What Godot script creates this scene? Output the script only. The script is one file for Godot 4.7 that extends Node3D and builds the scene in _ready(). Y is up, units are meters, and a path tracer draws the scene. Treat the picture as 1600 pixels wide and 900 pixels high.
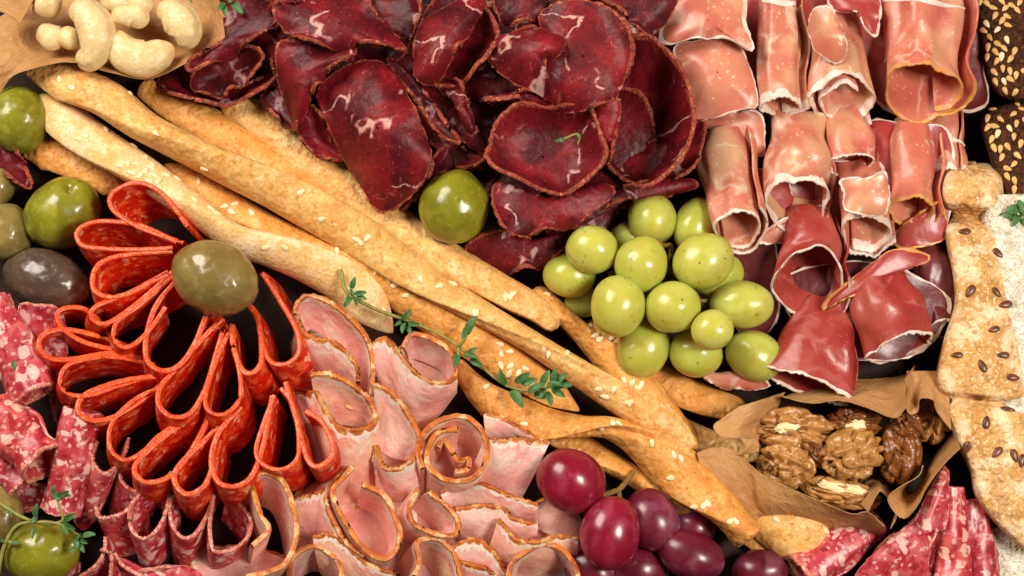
extends Node3D
# A charcuterie board seen from above. Plan units: 1 unit = 0.25 mm; heights are in the same unit above the board.
const S := 0.00025
const TILT := 0.21
const DIST := 0.85
const AIM := 80.0
var eye := Vector3.ZERO
var nz := FastNoiseLite.new()
var nl := FastNoiseLite.new()
var rng := RandomNumberGenerator.new()
var M := {}
var used := {}
var seed_mesh: ArrayMesh
var flax_mesh: ArrayMesh

# ---------------------------------------------------------------- layout
func at(x: float, y: float, h: float) -> Vector3:
	var d := Vector3(1, 0, 0) * (x - 800.0) + Vector3(0, sin(TILT), -cos(TILT)) * (450.0 - y) - Vector3(0, cos(TILT), sin(TILT)) * (DIST / S)
	return eye + d * ((h * S - eye.y) / d.y)

func pts(a: Array, f: Array = [0, 0, 1], add := 0.0) -> PackedVector3Array:   # x, y, h triplets; f = origin and scale of the sheet they were measured on
	var r := PackedVector3Array()
	for i in range(0, a.size(), 3):
		r.append(at(f[0] + a[i] / f[2], f[1] + a[i + 1] / f[2], a[i + 2] + add))
	return r

func flat(a: Array, h: float, f: Array = [0, 0, 1]) -> PackedVector3Array:    # x, y pairs at one height
	var r := PackedVector3Array()
	for i in range(0, a.size(), 2):
		r.append(at(f[0] + a[i] / f[2], f[1] + a[i + 1] / f[2], h))
	return r

func n3(p: Vector3) -> Vector3:
	return Vector3(nz.get_noise_3dv(p), nz.get_noise_3dv(p + Vector3(91, 17, 5)), nz.get_noise_3dv(p + Vector3(7, 53, 131)))

func catmull(a: Vector3, b: Vector3, c: Vector3, d: Vector3, t: float) -> Vector3:
	return b.cubic_interpolate(c, a, d, t)

func resample(p: PackedVector3Array, n: int, closed := false) -> PackedVector3Array:
	var m := p.size()
	var fine := PackedVector3Array()
	var segs := m if closed else m - 1
	for i in segs:
		var a: Vector3 = p[(i - 1 + m) % m] if closed else p[maxi(i - 1, 0)]
		var b: Vector3 = p[i]
		var c: Vector3 = p[(i + 1) % m]
		var d: Vector3 = p[(i + 2) % m] if closed else p[mini(i + 2, m - 1)]
		for k in 8:
			fine.append(catmull(a, b, c, d, k / 8.0))
	fine.append(p[0] if closed else p[m - 1])
	var len := PackedFloat32Array([0.0])
	for i in range(1, fine.size()):
		len.append(len[i - 1] + fine[i].distance_to(fine[i - 1]))
	var r := PackedVector3Array()
	var j := 0
	for k in n:
		var want: float = len[len.size() - 1] * k / (n if closed else n - 1)
		while j < fine.size() - 2 and len[j + 1] < want:
			j += 1
		var s: float = len[j + 1] - len[j]
		r.append(fine[j].lerp(fine[j + 1], 0.0 if s < 1e-9 else clampf((want - len[j]) / s, 0, 1)))
	return r

# ---------------------------------------------------------------- nodes
func numbered(called: String) -> String:
	var n: int = used.get(called, 0)
	used[called] = n + 1
	return called if n == 0 else "%s_%03d" % [called, n]

func thing(called: String, label: String, category: String, base: Vector3, group := "") -> Node3D:
	var o := Node3D.new()
	o.name = numbered(called)
	add_child(o)
	o.position = base
	o.set_meta("label", label)
	o.set_meta("category", category)
	if group:
		o.set_meta("group", group)
	return o

func base_of(p: PackedVector3Array) -> Vector3:
	var c := Vector3.ZERO
	var low := 1e9
	for q in p:
		c += q
		low = minf(low, q.y)
	c /= p.size()
	return Vector3(c.x, maxf(low, 0), c.z)

class Part:
	var v := PackedVector3Array()
	var n := PackedVector3Array()
	var uv := PackedVector2Array()
	var c := PackedColorArray()
	var ix := PackedInt32Array()
	var grid := {}
	func add(p: Vector3, nn: Vector3, t := Vector2.ZERO, col := Color.WHITE) -> int:
		v.append(p); n.append(nn); uv.append(t); c.append(col)
		return v.size() - 1
	func quad(a: int, b: int, cc: int, d: int) -> void:
		ix.append_array([a, b, cc, a, cc, d])
	func mesh(off: Vector3) -> ArrayMesh:
		var w := PackedVector3Array()
		for p in v:
			w.append(p - off)
		var arr := []
		arr.resize(Mesh.ARRAY_MAX)
		arr[Mesh.ARRAY_VERTEX] = w
		arr[Mesh.ARRAY_NORMAL] = n
		arr[Mesh.ARRAY_TEX_UV] = uv
		arr[Mesh.ARRAY_COLOR] = c
		arr[Mesh.ARRAY_INDEX] = ix
		var m := ArrayMesh.new()
		m.add_surface_from_arrays(Mesh.PRIMITIVE_TRIANGLES, arr)
		return m

func where(o: Node3D) -> Vector3:
	var p := o.position
	var q = o.get_parent()
	while q is Node3D and q != self:
		p += q.position
		q = q.get_parent()
	return p

func put(parent: Node3D, called: String, part: Part, mat: Material) -> MeshInstance3D:
	var o := MeshInstance3D.new()
	o.name = called
	o.mesh = part.mesh(where(parent))
	o.material_override = mat
	parent.add_child(o, true)
	return o

func inst(parent: Node3D, called: String, mesh: Mesh, mat: Material, t: Transform3D) -> MeshInstance3D:
	var o := MeshInstance3D.new()
	o.name = called
	o.mesh = mesh
	o.material_override = mat
	parent.add_child(o, true)
	t.origin -= where(parent)
	o.transform = t
	return o

# ---------------------------------------------------------------- thin sheets (slices, paper)
# rows: control polylines; row 0 is the free, rinded edge. o: nu nv th closed band wob ragged planar tile face rim face_name rim_name ends
func sheet(th_node: Node3D, rows: Array, o: Dictionary) -> Part:
	var nu: int = o.get("nu", 40)
	var nv: int = o.get("nv", 12)
	var closed: bool = o.get("closed", false)
	var thick: float = o.get("th", 5.0) * S
	var band: float = o.get("band", 0.06)
	var ctrl := []
	for r in rows:
		ctrl.append(resample(r, nu, closed))
	var vs := PackedFloat32Array([0.0, band * 0.5, band])
	for k in range(1, nv + 1):
		vs.append(band + (1.0 - band) * k / nv)
	var nr := vs.size()
	var P := []
	var cm := ctrl.size() - 1
	var amp: float = o.get("wob", 2.0) * S
	var fr: float = o.get("freq", 0.011) / S
	var rag: float = o.get("ragged", 0.6) * S
	var so := Vector3(rng.randf() * 500, rng.randf() * 500, rng.randf() * 500)
	for k in nr:
		var row := PackedVector3Array()
		for u in nu:
			var x: float = vs[k] * cm
			if k == 3 and o.has("mid"):
				x *= clampf(0.95 + nz.get_noise_2d(u * 9.0 + so.x, 3.0) * 0.7, 0.78, 1.3)
			if k == 1 or k == 2:      # the rind is wider here and narrower there
				var un := TAU * u / nu
				x *= clampf(1.0 + nz.get_noise_2d(cos(un) * 70.0 + so.x, sin(un) * 70.0 + so.y) * 1.5, 0.3, 1.3)
			var i := mini(int(x), cm - 1)
			var t := x - i
			var q: Vector3
			if cm == 1:
				q = ctrl[0][u].lerp(ctrl[1][u], t)
			else:
				q = catmull(ctrl[maxi(i - 1, 0)][u], ctrl[i][u], ctrl[i + 1][u], ctrl[mini(i + 2, cm)][u], t)
			q += n3(q * fr + so) * amp + n3(q * fr * 3.1 + so) * amp * 0.3
			row.append(q)
		P.append(row)
	if rag > 0:
		for u in nu:
			var d: Vector3 = (P[2][u] - P[0][u]).normalized()
			P[0][u] += d * minf(rag * (nz.get_noise_2d(u * 31.0 + so.x, 7.0) * 1.6 + rng.randf_range(-0.6, 0.3)), P[0][u].distance_to(P[1][u]) * 0.5) + Vector3(0, rag * rng.randf_range(-0.25, 0.25), 0)
	# normals
	var N := []
	for k in nr:
		var row := PackedVector3Array()
		var ka := maxi(k - 1, 0)
		var kb := mini(k + 1, nr - 1)
		for u in nu:
			var ua := (u - 1 + nu) % nu if closed else maxi(u - 1, 0)
			var ub := (u + 1) % nu if closed else mini(u + 1, nu - 1)
			var du: Vector3 = P[k][ub] - P[k][ua]
			var dv: Vector3 = P[kb][u] - P[ka][u]
			var nn := dv.cross(du)
			row.append(nn.normalized() if nn.length_squared() > 1e-18 else Vector3.UP)
		N.append(row)
	if o.get("disc", false):
		var avg := Vector3.ZERO
		for u in nu:
			avg += N[nr - 2][u]
		for u in nu:
			N[nr - 1][u] = avg.normalized()
	# uv
	var tile: float = o.get("tile", 0.07)
	var uvo := Vector2(rng.randf(), rng.randf())
	var ang: float = rng.randf() * TAU if o.get("spin", true) else 0.0
	var lu := PackedFloat32Array([0.0])
	var mid := nr / 2
	for u in range(1, nu + 1):
		lu.append(lu[u - 1] + P[mid][u % nu].distance_to(P[mid][u - 1]))
	var lv := PackedFloat32Array([0.0])
	for k in range(1, nr):
		lv.append(lv[k - 1] + P[k][nu / 2].distance_to(P[k - 1][nu / 2]))
	var planar: bool = o.get("planar", closed)
	var uv_of := func(k: int, u: int) -> Vector2:
		var w: Vector2
		if planar:
			var q: Vector3 = P[k][u % nu]
			w = Vector2(q.x, q.z)
		else:
			w = Vector2(lu[u], lv[k])
		return w.rotated(ang) / tile + uvo
	var cols := nu + 1 if closed else nu
	var face := Part.new()
	var rim := Part.new()
	var build := func(part: Part, k0: int, k1: int) -> void:
		for side in [1, -1]:
			var start := part.v.size()
			for k in range(k0, k1 + 1):
				for u in cols:
					var w: int = u % nu
					part.add(P[k][w] + N[k][w] * thick * 0.5 * side, N[k][w] * side, uv_of.call(k, u))
			for k in range(k1 - k0):
				for u in cols - 1:
					var a: int = start + k * cols + u
					if side > 0:
						part.quad(a, a + 1, a + cols + 1, a + cols)
					else:
						part.quad(a, a + cols, a + cols + 1, a + 1)
	var inner := 2
	if o.has("mid"):          # a layer of another stuff just inside the rind
		var layer := Part.new()
		build.call(layer, 2, 3)
		inner = 3
		put(th_node, o.get("mid_name", "fat_layer"), layer, o.mid)
	build.call(face, inner, nr - 1)
	build.call(rim, 0, 2)
	# rounded edge along a list of (k, u, outward)
	var edge := func(part: Part, list: Array) -> void:
		var start := part.v.size()
		var m: int = list.size() / 2
		var e0: Array = list[m]
		var e1: Array = list[m + 1]
		var sgn := 0.0
		for i in list.size() - 1:
			e0 = list[i]
			e1 = list[i + 1]
			sgn += N[e0[0]][e0[1] % nu].cross(P[e1[0]][e1[1] % nu] - P[e0[0]][e0[1] % nu]).dot(e0[2])
		for e in list:
			var k: int = e[0]
			var u: int = e[1] % nu
			var nn: Vector3 = N[k][u]
			var out: Vector3 = e[2]
			var t: Vector2 = uv_of.call(k, e[1])
			part.add(P[k][u] + nn * thick * 0.5, (nn + out * 0.8).normalized(), t)
			part.add(P[k][u] + nn * thick * 0.3 + out * thick * 0.16, (out + nn * 0.3).normalized(), t + Vector2(0.01, 0.02))
			part.add(P[k][u] - nn * thick * 0.3 + out * thick * 0.16, (out - nn * 0.3).normalized(), t + Vector2(0.03, 0.05))
			part.add(P[k][u] - nn * thick * 0.5, (out * 0.8 - nn).normalized(), t + Vector2(0.04, 0.06))
		for i in list.size() - 1:
			for j in 3:
				var a: int = start + i * 4 + j
				if sgn > 0:
					part.quad(a, a + 1, a + 5, a + 4)
				else:
					part.quad(a, a + 4, a + 5, a + 1)
	var top := []
	for u in cols:
		top.append([0, u, (P[0][u % nu] - P[2][u % nu]).normalized()])
	edge.call(rim, top)
	if not closed:
		var a := []
		var b := []
		for k in nr:
			a.append([k, 0, (P[k][0] - P[k][1]).normalized()])
			b.append([k, nu - 1, (P[k][nu - 1] - P[k][nu - 2]).normalized()])
		edge.call(rim if o.get("ends", false) else face, a)
		edge.call(rim if o.get("ends", false) else face, b)
	if not o.get("disc", false):
		var low := []
		for u in cols:
			low.append([nr - 1, u, (P[nr - 1][u % nu] - P[nr - 2][u % nu]).normalized()])
		edge.call(rim if o.get("low_rim", false) else face, low)
	put(th_node, o.get("face_name", "meat"), face, o.face)
	put(th_node, o.get("rim_name", "rind"), rim, o.get("rim", o.face))
	return face

# a slice lying as a curved disc: outline with heights, middle raised or sunk
func disc_rows(out: PackedVector3Array, bowl: float, ruffle := 0.0) -> Array:
	var c := Vector3.ZERO
	for p in out:
		c += p
	c /= out.size()
	# least-squares plane through the outline, so that the sheet passes smoothly through its middle
	var xx := 1e-12; var zz := 1e-12; var xz := 0.0; var xy := 0.0; var zy := 0.0
	for p in out:
		var q := p - c
		xx += q.x * q.x; zz += q.z * q.z; xz += q.x * q.z; xy += q.x * q.y; zy += q.z * q.y
	var det := maxf(xx * zz - xz * xz, 1e-14)
	var gx := (xy * zz - zy * xz) / det
	var gz := (zy * xx - xy * xz) / det
	var rows := []
	var fine := resample(out, 40, true)
	var so := rng.randf() * 300.0
	for r in [1.0, 0.86, 0.68, 0.48, 0.28, 0.02]:
		var row := PackedVector3Array()
		for p in fine:
			var q := p - c
			var res := q.y - gx * q.x - gz * q.z
			row.append(Vector3(c.x + q.x * r, c.y + (gx * q.x + gz * q.z) * r + res * pow(r, 4.0) + bowl * S * (1.0 - (r * r if bowl > -30.0 else pow(r, 4.0))), c.z + q.z * r))
			var an := atan2(q.z, q.x)
			row[row.size() - 1].y += nl.get_noise_2d(cos(an) * 0.8 + so, sin(an) * 0.8) * ruffle * 1.6 * S * pow(r, 5.0)
		rows.append(row)
	return rows

func disc(node: Node3D, out: PackedVector3Array, bowl: float, o: Dictionary) -> void:
	var oo := o.duplicate()
	oo.merge({"closed": true, "disc": true, "nu": 56, "nv": 12})
	sheet(node, disc_rows(out, bowl, o.get("ruffle", 0.0)), oo)

# a slice standing on edge as a loop: rim curve, foot = the same curve moved and widened about a hinge
func cup_rows(rim: PackedVector3Array, hinge: Vector3, grow: float, foot_h: float, shift := Vector2.ZERO) -> Array:
	var mid := PackedVector3Array()
	var low := PackedVector3Array()
	for p in rim:
		var q := hinge + (p - hinge) * grow
		q += Vector3(shift.x, 0, shift.y) * S
		q.y = foot_h * S
		low.append(q)
		var m := p.lerp(q, 0.45)
		m += (p - hinge) * 0.02
		mid.append(m)
	return [rim, mid, low]

# a rolled slice: spiral section swept from the far end to the open end (row 0)
func roll_rows(a: Vector3, ra: float, b: Vector3, rb: float, o: Dictionary) -> Array:
	var turns: float = o.get("turns", 1.3)
	var a0: float = o.get("a0", 2.2)
	var sq: float = o.get("squash", 0.75)
	var cut: float = o.get("cut", 0.5)
	var inner: float = o.get("inner", 0.62)
	var dir := (b - a).normalized()
	var side := dir.cross(Vector3.UP).normalized()
	var up := side.cross(dir).normalized()
	var rows := []
	var steps: int = o.get("steps", 5)
	var ns := int(18 * turns) + 4
	var pinch: float = o.get("pinch", 0.0)
	for k in steps:
		var t := 1.0 - k / float(steps - 1)
		var r := lerpf(ra, rb, t) * (1.0 - pinch * sin(t * PI)) * (1.0 + 0.05 * sin(k * 2.1 + a0 * 3.0)) * S
		var c := a.lerp(b, t) + up * r * 0.08 * sin(k * 1.7 + a0)
		var row := PackedVector3Array()
		for i in ns:
			var f := i / float(ns - 1)
			var th := a0 + f * turns * TAU
			var m := lerpf(1.0, inner, pow(f, 0.8)) * (1.0 + 0.22 * nl.get_noise_3d(cos(th) * 0.9 + a0 * 5.0, sin(th) * 0.9 + rb * 0.9, k * 0.4))
			var x := cos(th) * m
			var y := sin(th) * m * sq + (1.0 - m) * -0.15
			var p := c + side * x * r + up * y * r
			if k == 0:
				p -= dir * (y * cut * r)
			elif k == 1:
				p -= dir * (y * cut * r * 0.6)
			row.append(p)
		rows.append(row)
	return rows

# ---------------------------------------------------------------- solids
# sweep along a path: path points, radii (per point, in units), section a x b turning by twist
func sweep(path: PackedVector3Array, radii: Array, o: Dictionary) -> Part:
	var nv: int = o.get("nv", 60)
	var nu: int = o.get("nu", 20)
	var p := resample(path, nv)
	var part := Part.new()
	var wob: float = o.get("wob", 1.0) * S
	var fr: float = o.get("freq", 0.03) / S
	var fine: float = o.get("fine", 0.0) * S
	var so := Vector3(rng.randf() * 500, rng.randf() * 500, rng.randf() * 500)
	var tw0: float = o.get("tw0", 0.0)
	var tw1: float = o.get("tw1", 0.0)
	var flatn: float = o.get("flat", 1.0)
	var endl: float = o.get("endl", 1.0)
	var tip: float = o.get("tip", 0.0)
	var tot := 0.0
	var len := PackedFloat32Array([0.0])
	for i in range(1, nv):
		tot += p[i].distance_to(p[i - 1])
		len.append(tot)
	for i in nv:
		var t := i / float(nv - 1)
		var x := t * (radii.size() - 1)
		var k := mini(int(x), radii.size() - 2)
		var r := lerpf(radii[k], radii[k + 1], smoothstep(0, 1, x - k)) * S
		var tan := (p[mini(i + 1, nv - 1)] - p[maxi(i - 1, 0)]).normalized()
		var side := tan.cross(Vector3.UP).normalized()
		var up := side.cross(tan).normalized()
		var e := minf(len[i], tot - len[i]) / maxf(endl * r, 1e-7)
		var tape := 1.0
		if e < 1.0:
			tape = maxf(sqrt(1.0 - (1.0 - e) * (1.0 - e)), 0.02) if tip <= 0.0 else maxf(lerpf(0.03, 1.0, pow(e, 0.75)), 0.02)
		var tw := lerpf(tw0, tw1, t)
		for u in nu + 1:
			var th := TAU * (u % nu) / nu
			var q := Vector2(cos(th), signf(sin(th)) * pow(absf(sin(th)), lerpf(1.0, 1.35, o.get("sharp", 0.0))) * flatn)
			if o.get("crease", 0.0) > 0:
				q *= 1.0 - o.crease * exp(-pow(fposmod(th - 1.9, TAU) - PI * 0.25, 2) * 14.0)
			q = q.rotated(tw) * r * tape
			var w := p[i] + side * q.x + up * q.y
			var nn := n3(w * fr + so)
			w += nn * wob + n3(w * fr * 9.0) * fine
			part.add(w, Vector3.UP, Vector2(u / float(nu), t))
	var cols := nu + 1
	for i in nv - 1:
		for u in nu:
			var a := i * cols + u
			part.quad(a, a + 1, a + cols + 1, a + cols)
	smooth(part, cols, nv, true)
	return part

func smooth(part: Part, cols: int, rows: int, wrap: bool) -> void:
	for i in rows:
		for u in cols:
			var ua := u - 1
			var ub := u + 1
			if wrap:
				ua = (u - 1 + cols - 1) % (cols - 1)
				ub = (u + 1) % (cols - 1)
			else:
				ua = maxi(ua, 0)
				ub = mini(ub, cols - 1)
			var du := part.v[i * cols + ub] - part.v[i * cols + ua]
			var dv := part.v[mini(i + 1, rows - 1) * cols + u] - part.v[maxi(i - 1, 0) * cols + u]
			var nn := dv.cross(du)
			part.n[i * cols + u] = nn.normalized() if nn.length_squared() > 1e-20 else Vector3.UP
	if wrap:
		for e in [0, rows - 1]:
			var c := Vector3.ZERO
			var c2 := Vector3.ZERO
			for u in cols - 1:
				c += part.v[e * cols + u]
				c2 += part.v[absi(e - 1) * cols + u] if e > 0 else part.v[cols + u]
			var out := (c - c2).normalized()
			for u in cols:
				part.n[e * cols + u] = out

# ellipsoid with a displacement function of the unit direction
func blob(c: Vector3, basis: Basis, rad: Vector3, shape: Callable, nu := 40, nv := 26, c0 := Color.WHITE) -> Part:
	var part := Part.new()
	for i in nv + 1:
		var ph := PI * i / nv
		for u in nu + 1:
			var th := TAU * (u % nu) / nu
			var d := Vector3(cos(ph), sin(ph) * cos(th), sin(ph) * sin(th))
			var q: Vector3 = shape.call(d) if shape.is_valid() else d
			part.add(c + basis * (q * rad) * S, basis * d, Vector2(u / float(nu), i / float(nv)), c0)
	var cols := nu + 1
	for i in nv:
		for u in nu:
			var a := i * cols + u
			part.quad(a, a + 1, a + cols + 1, a + cols)
	smooth(part, cols, nv + 1, true)
	return part

func lying(deg: float, lift := 0.0) -> Basis:    # long axis turned deg clockwise in plan, lifted out of the plane
	return Basis(Vector3.UP, -deg_to_rad(deg)) * Basis(Vector3(0, 0, 1), deg_to_rad(lift))

# closed cross-sections joined into a solid
func solid(rows: Array, o: Dictionary) -> Part:
	var nu: int = o.get("nu", 60)
	var nv: int = o.get("nv", 60)
	var ctrl := []
	for r in rows:
		ctrl.append(resample(r, nu, true))
	var cm := ctrl.size() - 1
	var part := Part.new()
	var wob: float = o.get("wob", 3.0) * S
	var fr: float = o.get("freq", 0.02) / S
	var fine: float = o.get("fine", 1.0) * S
	var pit: float = o.get("pit", 0.0) * S
	var pf: float = o.get("pitfreq", 0.05) / S
	var cell: FastNoiseLite = o.get("cell", null)
	for k in nv:
		var x := k / float(nv - 1) * cm
		var i := mini(int(x), cm - 1)
		var c := Vector3.ZERO
		var row := PackedVector3Array()
		for u in nu:
			var q := catmull(ctrl[maxi(i - 1, 0)][u], ctrl[i][u], ctrl[i + 1][u], ctrl[mini(i + 2, cm)][u], x - i)
			row.append(q)
			c += q
		c /= nu
		for u in nu + 1:
			var q := row[u % nu]
			if k == 0 or k == nv - 1:
				q = c + (q - c) * 0.05
			var out := (q - c).normalized()
			var d := n3(q * fr) * wob + n3(q * fr * 4.0) * fine + n3(q * fr * 11.0) * fine * 0.5
			if cell:
				var e := cell.get_noise_3dv(q * pf)
				d -= out * pit * smoothstep(0.1, 0.6, e)
			part.add(q + d, Vector3.UP, Vector2(u / float(nu), k / float(nv)), Color.WHITE)
	var cols := nu + 1
	for i in nv - 1:
		for u in nu:
			var a := i * cols + u
			part.quad(a, a + 1, a + cols + 1, a + cols)
	smooth(part, cols, nv, true)
	var sum := 0.0
	var mid := Vector3.ZERO
	for q in part.v:
		mid += q / part.v.size()
	for i in part.v.size():
		sum += part.n[i].dot((part.v[i] - mid).normalized())
	if sum < 0:
		for i in part.n.size():
			part.n[i] = -part.n[i]
		for i in range(0, part.ix.size(), 3):
			var q := part.ix[i]
			part.ix[i] = part.ix[i + 1]
			part.ix[i + 1] = q
	return part

# where a thing dropped over (x, y) comes to rest on a part: [point, normal] or []
func drop(part: Part, x: float, y: float, guess: float) -> Array:
	var best := rest_on(part, at(x, y, guess))
	return rest_on(part, at(x, y, best[0].y / S)) if best else best

func rest_on(part: Part, p: Vector3) -> Array:
	var cell := 8.0 * S
	if part.grid.is_empty():
		for i in range(0, part.ix.size(), 3):
			var a := part.v[part.ix[i]]
			var b := part.v[part.ix[i + 1]]
			var c := part.v[part.ix[i + 2]]
			for gx in range(floori(minf(a.x, minf(b.x, c.x)) / cell), floori(maxf(a.x, maxf(b.x, c.x)) / cell) + 1):
				for gz in range(floori(minf(a.z, minf(b.z, c.z)) / cell), floori(maxf(a.z, maxf(b.z, c.z)) / cell) + 1):
					var key := Vector2i(gx, gz)
					if not part.grid.has(key):
						part.grid[key] = PackedInt32Array()
					part.grid[key].append(i)
	var best := []
	var top := -1e9
	for i in part.grid.get(Vector2i(floori(p.x / cell), floori(p.z / cell)), PackedInt32Array()):
		var a := part.v[part.ix[i]]
		var b := part.v[part.ix[i + 1]]
		var c := part.v[part.ix[i + 2]]
		var d := (b.z - c.z) * (a.x - c.x) + (c.x - b.x) * (a.z - c.z)
		if absf(d) < 1e-14:
			continue
		var l1 := ((b.z - c.z) * (p.x - c.x) + (c.x - b.x) * (p.z - c.z)) / d
		var l2 := ((c.z - a.z) * (p.x - c.x) + (a.x - c.x) * (p.z - c.z)) / d
		if l1 < 0 or l2 < 0 or l1 + l2 > 1:
			continue
		var yy := a.y * l1 + b.y * l2 + c.y * (1.0 - l1 - l2)
		if yy > top:
			top = yy
			var nn := (b - a).cross(c - a).normalized()
			best = [Vector3(p.x, yy, p.z), nn if nn.y > 0 else -nn]
	return best

func on(spot: Array, turn: float, size: float, sink := 0.3) -> Transform3D:
	var up: Vector3 = spot[1]
	var x := Vector3(cos(turn), 0, sin(turn))
	x = (x - up * x.dot(up)).normalized()
	return Transform3D(Basis(x, up, x.cross(up)).scaled(Vector3.ONE * size * S), spot[0] + up * sink * S)

# ---------------------------------------------------------------- procedural materials
func noise(seed_no: int, freq: float, kind := FastNoiseLite.TYPE_SIMPLEX_SMOOTH, fractal := FastNoiseLite.FRACTAL_FBM, oct := 4, warp := 0.0) -> FastNoiseLite:
	var n := FastNoiseLite.new()
	n.seed = seed_no
	n.frequency = freq
	n.noise_type = kind
	n.fractal_type = fractal
	n.fractal_octaves = oct
	if warp > 0:
		n.domain_warp_enabled = true
		n.domain_warp_amplitude = warp
		n.domain_warp_frequency = freq * 1.3
		n.domain_warp_fractal_octaves = 3
	if kind == FastNoiseLite.TYPE_CELLULAR:
		n.cellular_return_type = FastNoiseLite.RETURN_DISTANCE
	return n

func bytes(n: FastNoiseLite, size: int) -> PackedByteArray:
	var im := n.get_seamless_image(size, size)
	im.convert(Image.FORMAT_L8)
	return im.get_data()

func lut(lo: float, hi: float, a: float) -> PackedFloat32Array:
	var r := PackedFloat32Array()
	for i in 256:
		r.append(smoothstep(lo, hi, i / 255.0) * a if lo < hi else (1.0 - smoothstep(hi, lo, i / 255.0)) * a)
	return r

func band_lut(at_width: Vector2, hard: float, a: float) -> PackedFloat32Array:    # a vein: a thin contour of the noise
	var r := PackedFloat32Array()
	for i in 256:
		r.append((1.0 - smoothstep(at_width.y * hard, at_width.y, absf(i / 255.0 - at_width.x))) * a)
	return r

# base: [dark, light, noise]; layers: [noise, lo, hi, colour, amount, (mask noise, lo, hi)]; colours are sRGB
var jobs := []
var done_images := []
var waiting := []
func paint(size: int, base: Array, layers: Array) -> int:     # the pictures are computed together, later
	jobs.append([0, size, base, layers])
	return jobs.size() - 1

func run_job(i: int) -> void:
	var j: Array = jobs[i]
	done_images[i] = j[2].get_seamless_image(j[1], j[1]) if j[3] == null else painted(j[1], j[2], j[3])

func run_jobs() -> void:
	done_images.resize(jobs.size())
	var id := WorkerThreadPool.add_group_task(run_job, jobs.size())
	WorkerThreadPool.wait_for_group_task_completion(id)
	var made := []
	for im in done_images:
		made.append(ImageTexture.create_from_image(im))
	for w in waiting:
		var m: StandardMaterial3D = w[0]
		m.albedo_texture = made[w[1]]
		if w[2] >= 0:
			m.heightmap_texture = made[w[2]]

func painted(size: int, base: Array, layers: Array) -> Image:
	var n := size * size
	var b := bytes(base[2], size)
	var r := PackedFloat32Array(); r.resize(n)
	var g := PackedFloat32Array(); g.resize(n)
	var bl := PackedFloat32Array(); bl.resize(n)
	var c0: Color = base[0]
	var c1: Color = base[1]
	for i in n:
		var t := b[i] / 255.0
		r[i] = c0.r + (c1.r - c0.r) * t
		g[i] = c0.g + (c1.g - c0.g) * t
		bl[i] = c0.b + (c1.b - c0.b) * t
	for l in layers:
		var src := bytes(l[0], size)
		var al := band_lut(l[1], l[2], l[4]) if l[1] is Vector2 else lut(l[1], l[2], l[4])
		var c: Color = l[3]
		var msk := PackedByteArray()
		var ml := PackedFloat32Array()
		if l.size() > 5:
			msk = bytes(l[5], size)
			ml = lut(l[6], l[7], 1.0)
		var has := msk.size() > 0
		for i in n:
			var a := al[src[i]]
			if a > 0.004:
				if has:
					a *= ml[msk[i]]
				r[i] += (c.r - r[i]) * a
				g[i] += (c.g - g[i]) * a
				bl[i] += (c.b - bl[i]) * a
	var out := PackedByteArray()
	out.resize(n * 3)
	for i in n:
		out[i * 3] = int(clampf(r[i], 0, 1) * 255.0)
		out[i * 3 + 1] = int(clampf(g[i], 0, 1) * 255.0)
		out[i * 3 + 2] = int(clampf(bl[i], 0, 1) * 255.0)
	return Image.create_from_data(size, size, false, Image.FORMAT_RGB8, out)

func relief(n: FastNoiseLite, size := 384) -> int:
	jobs.append([0, size, n, null])
	return jobs.size() - 1

func mat(called: String, tex: int, rough: float, o := {}) -> StandardMaterial3D:
	var m := StandardMaterial3D.new()
	m.resource_name = called
	m.albedo_color = o.get("tint", Color.WHITE)
	waiting.append([m, tex, o.get("bump", -1)])
	m.roughness = rough
	m.metallic_specular = o.get("spec", 0.5)
	if o.has("bump"):
		m.heightmap_enabled = true
		m.heightmap_scale = o.get("depth", 0.03)
	if o.has("tri"):
		m.uv1_triplanar = true
		m.uv1_world_triplanar = true
		m.uv1_scale = Vector3.ONE * o.tri
	if o.has("sss"):
		m.subsurf_scatter_enabled = true
		m.subsurf_scatter_strength = o.sss
	if o.has("coat"):
		m.clearcoat_enabled = true
		m.clearcoat = o.coat
		m.clearcoat_roughness = o.get("coat_rough", 0.1)
	if o.has("back"):
		m.backlight_enabled = true
		m.backlight = o.back
	m.vertex_color_use_as_albedo = o.get("vc", false)
	M[called] = m
	return m

func variants(called: String, tints: Array) -> void:
	for i in tints.size():
		var m: StandardMaterial3D = M[called].duplicate()
		m.albedo_color = tints[i]
		m.resource_name = "%s%d" % [called, i]
		M["%s%d" % [called, i]] = m

func col(h: int) -> Color:
	return Color8(h >> 16, (h >> 8) & 255, h & 255)

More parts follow.
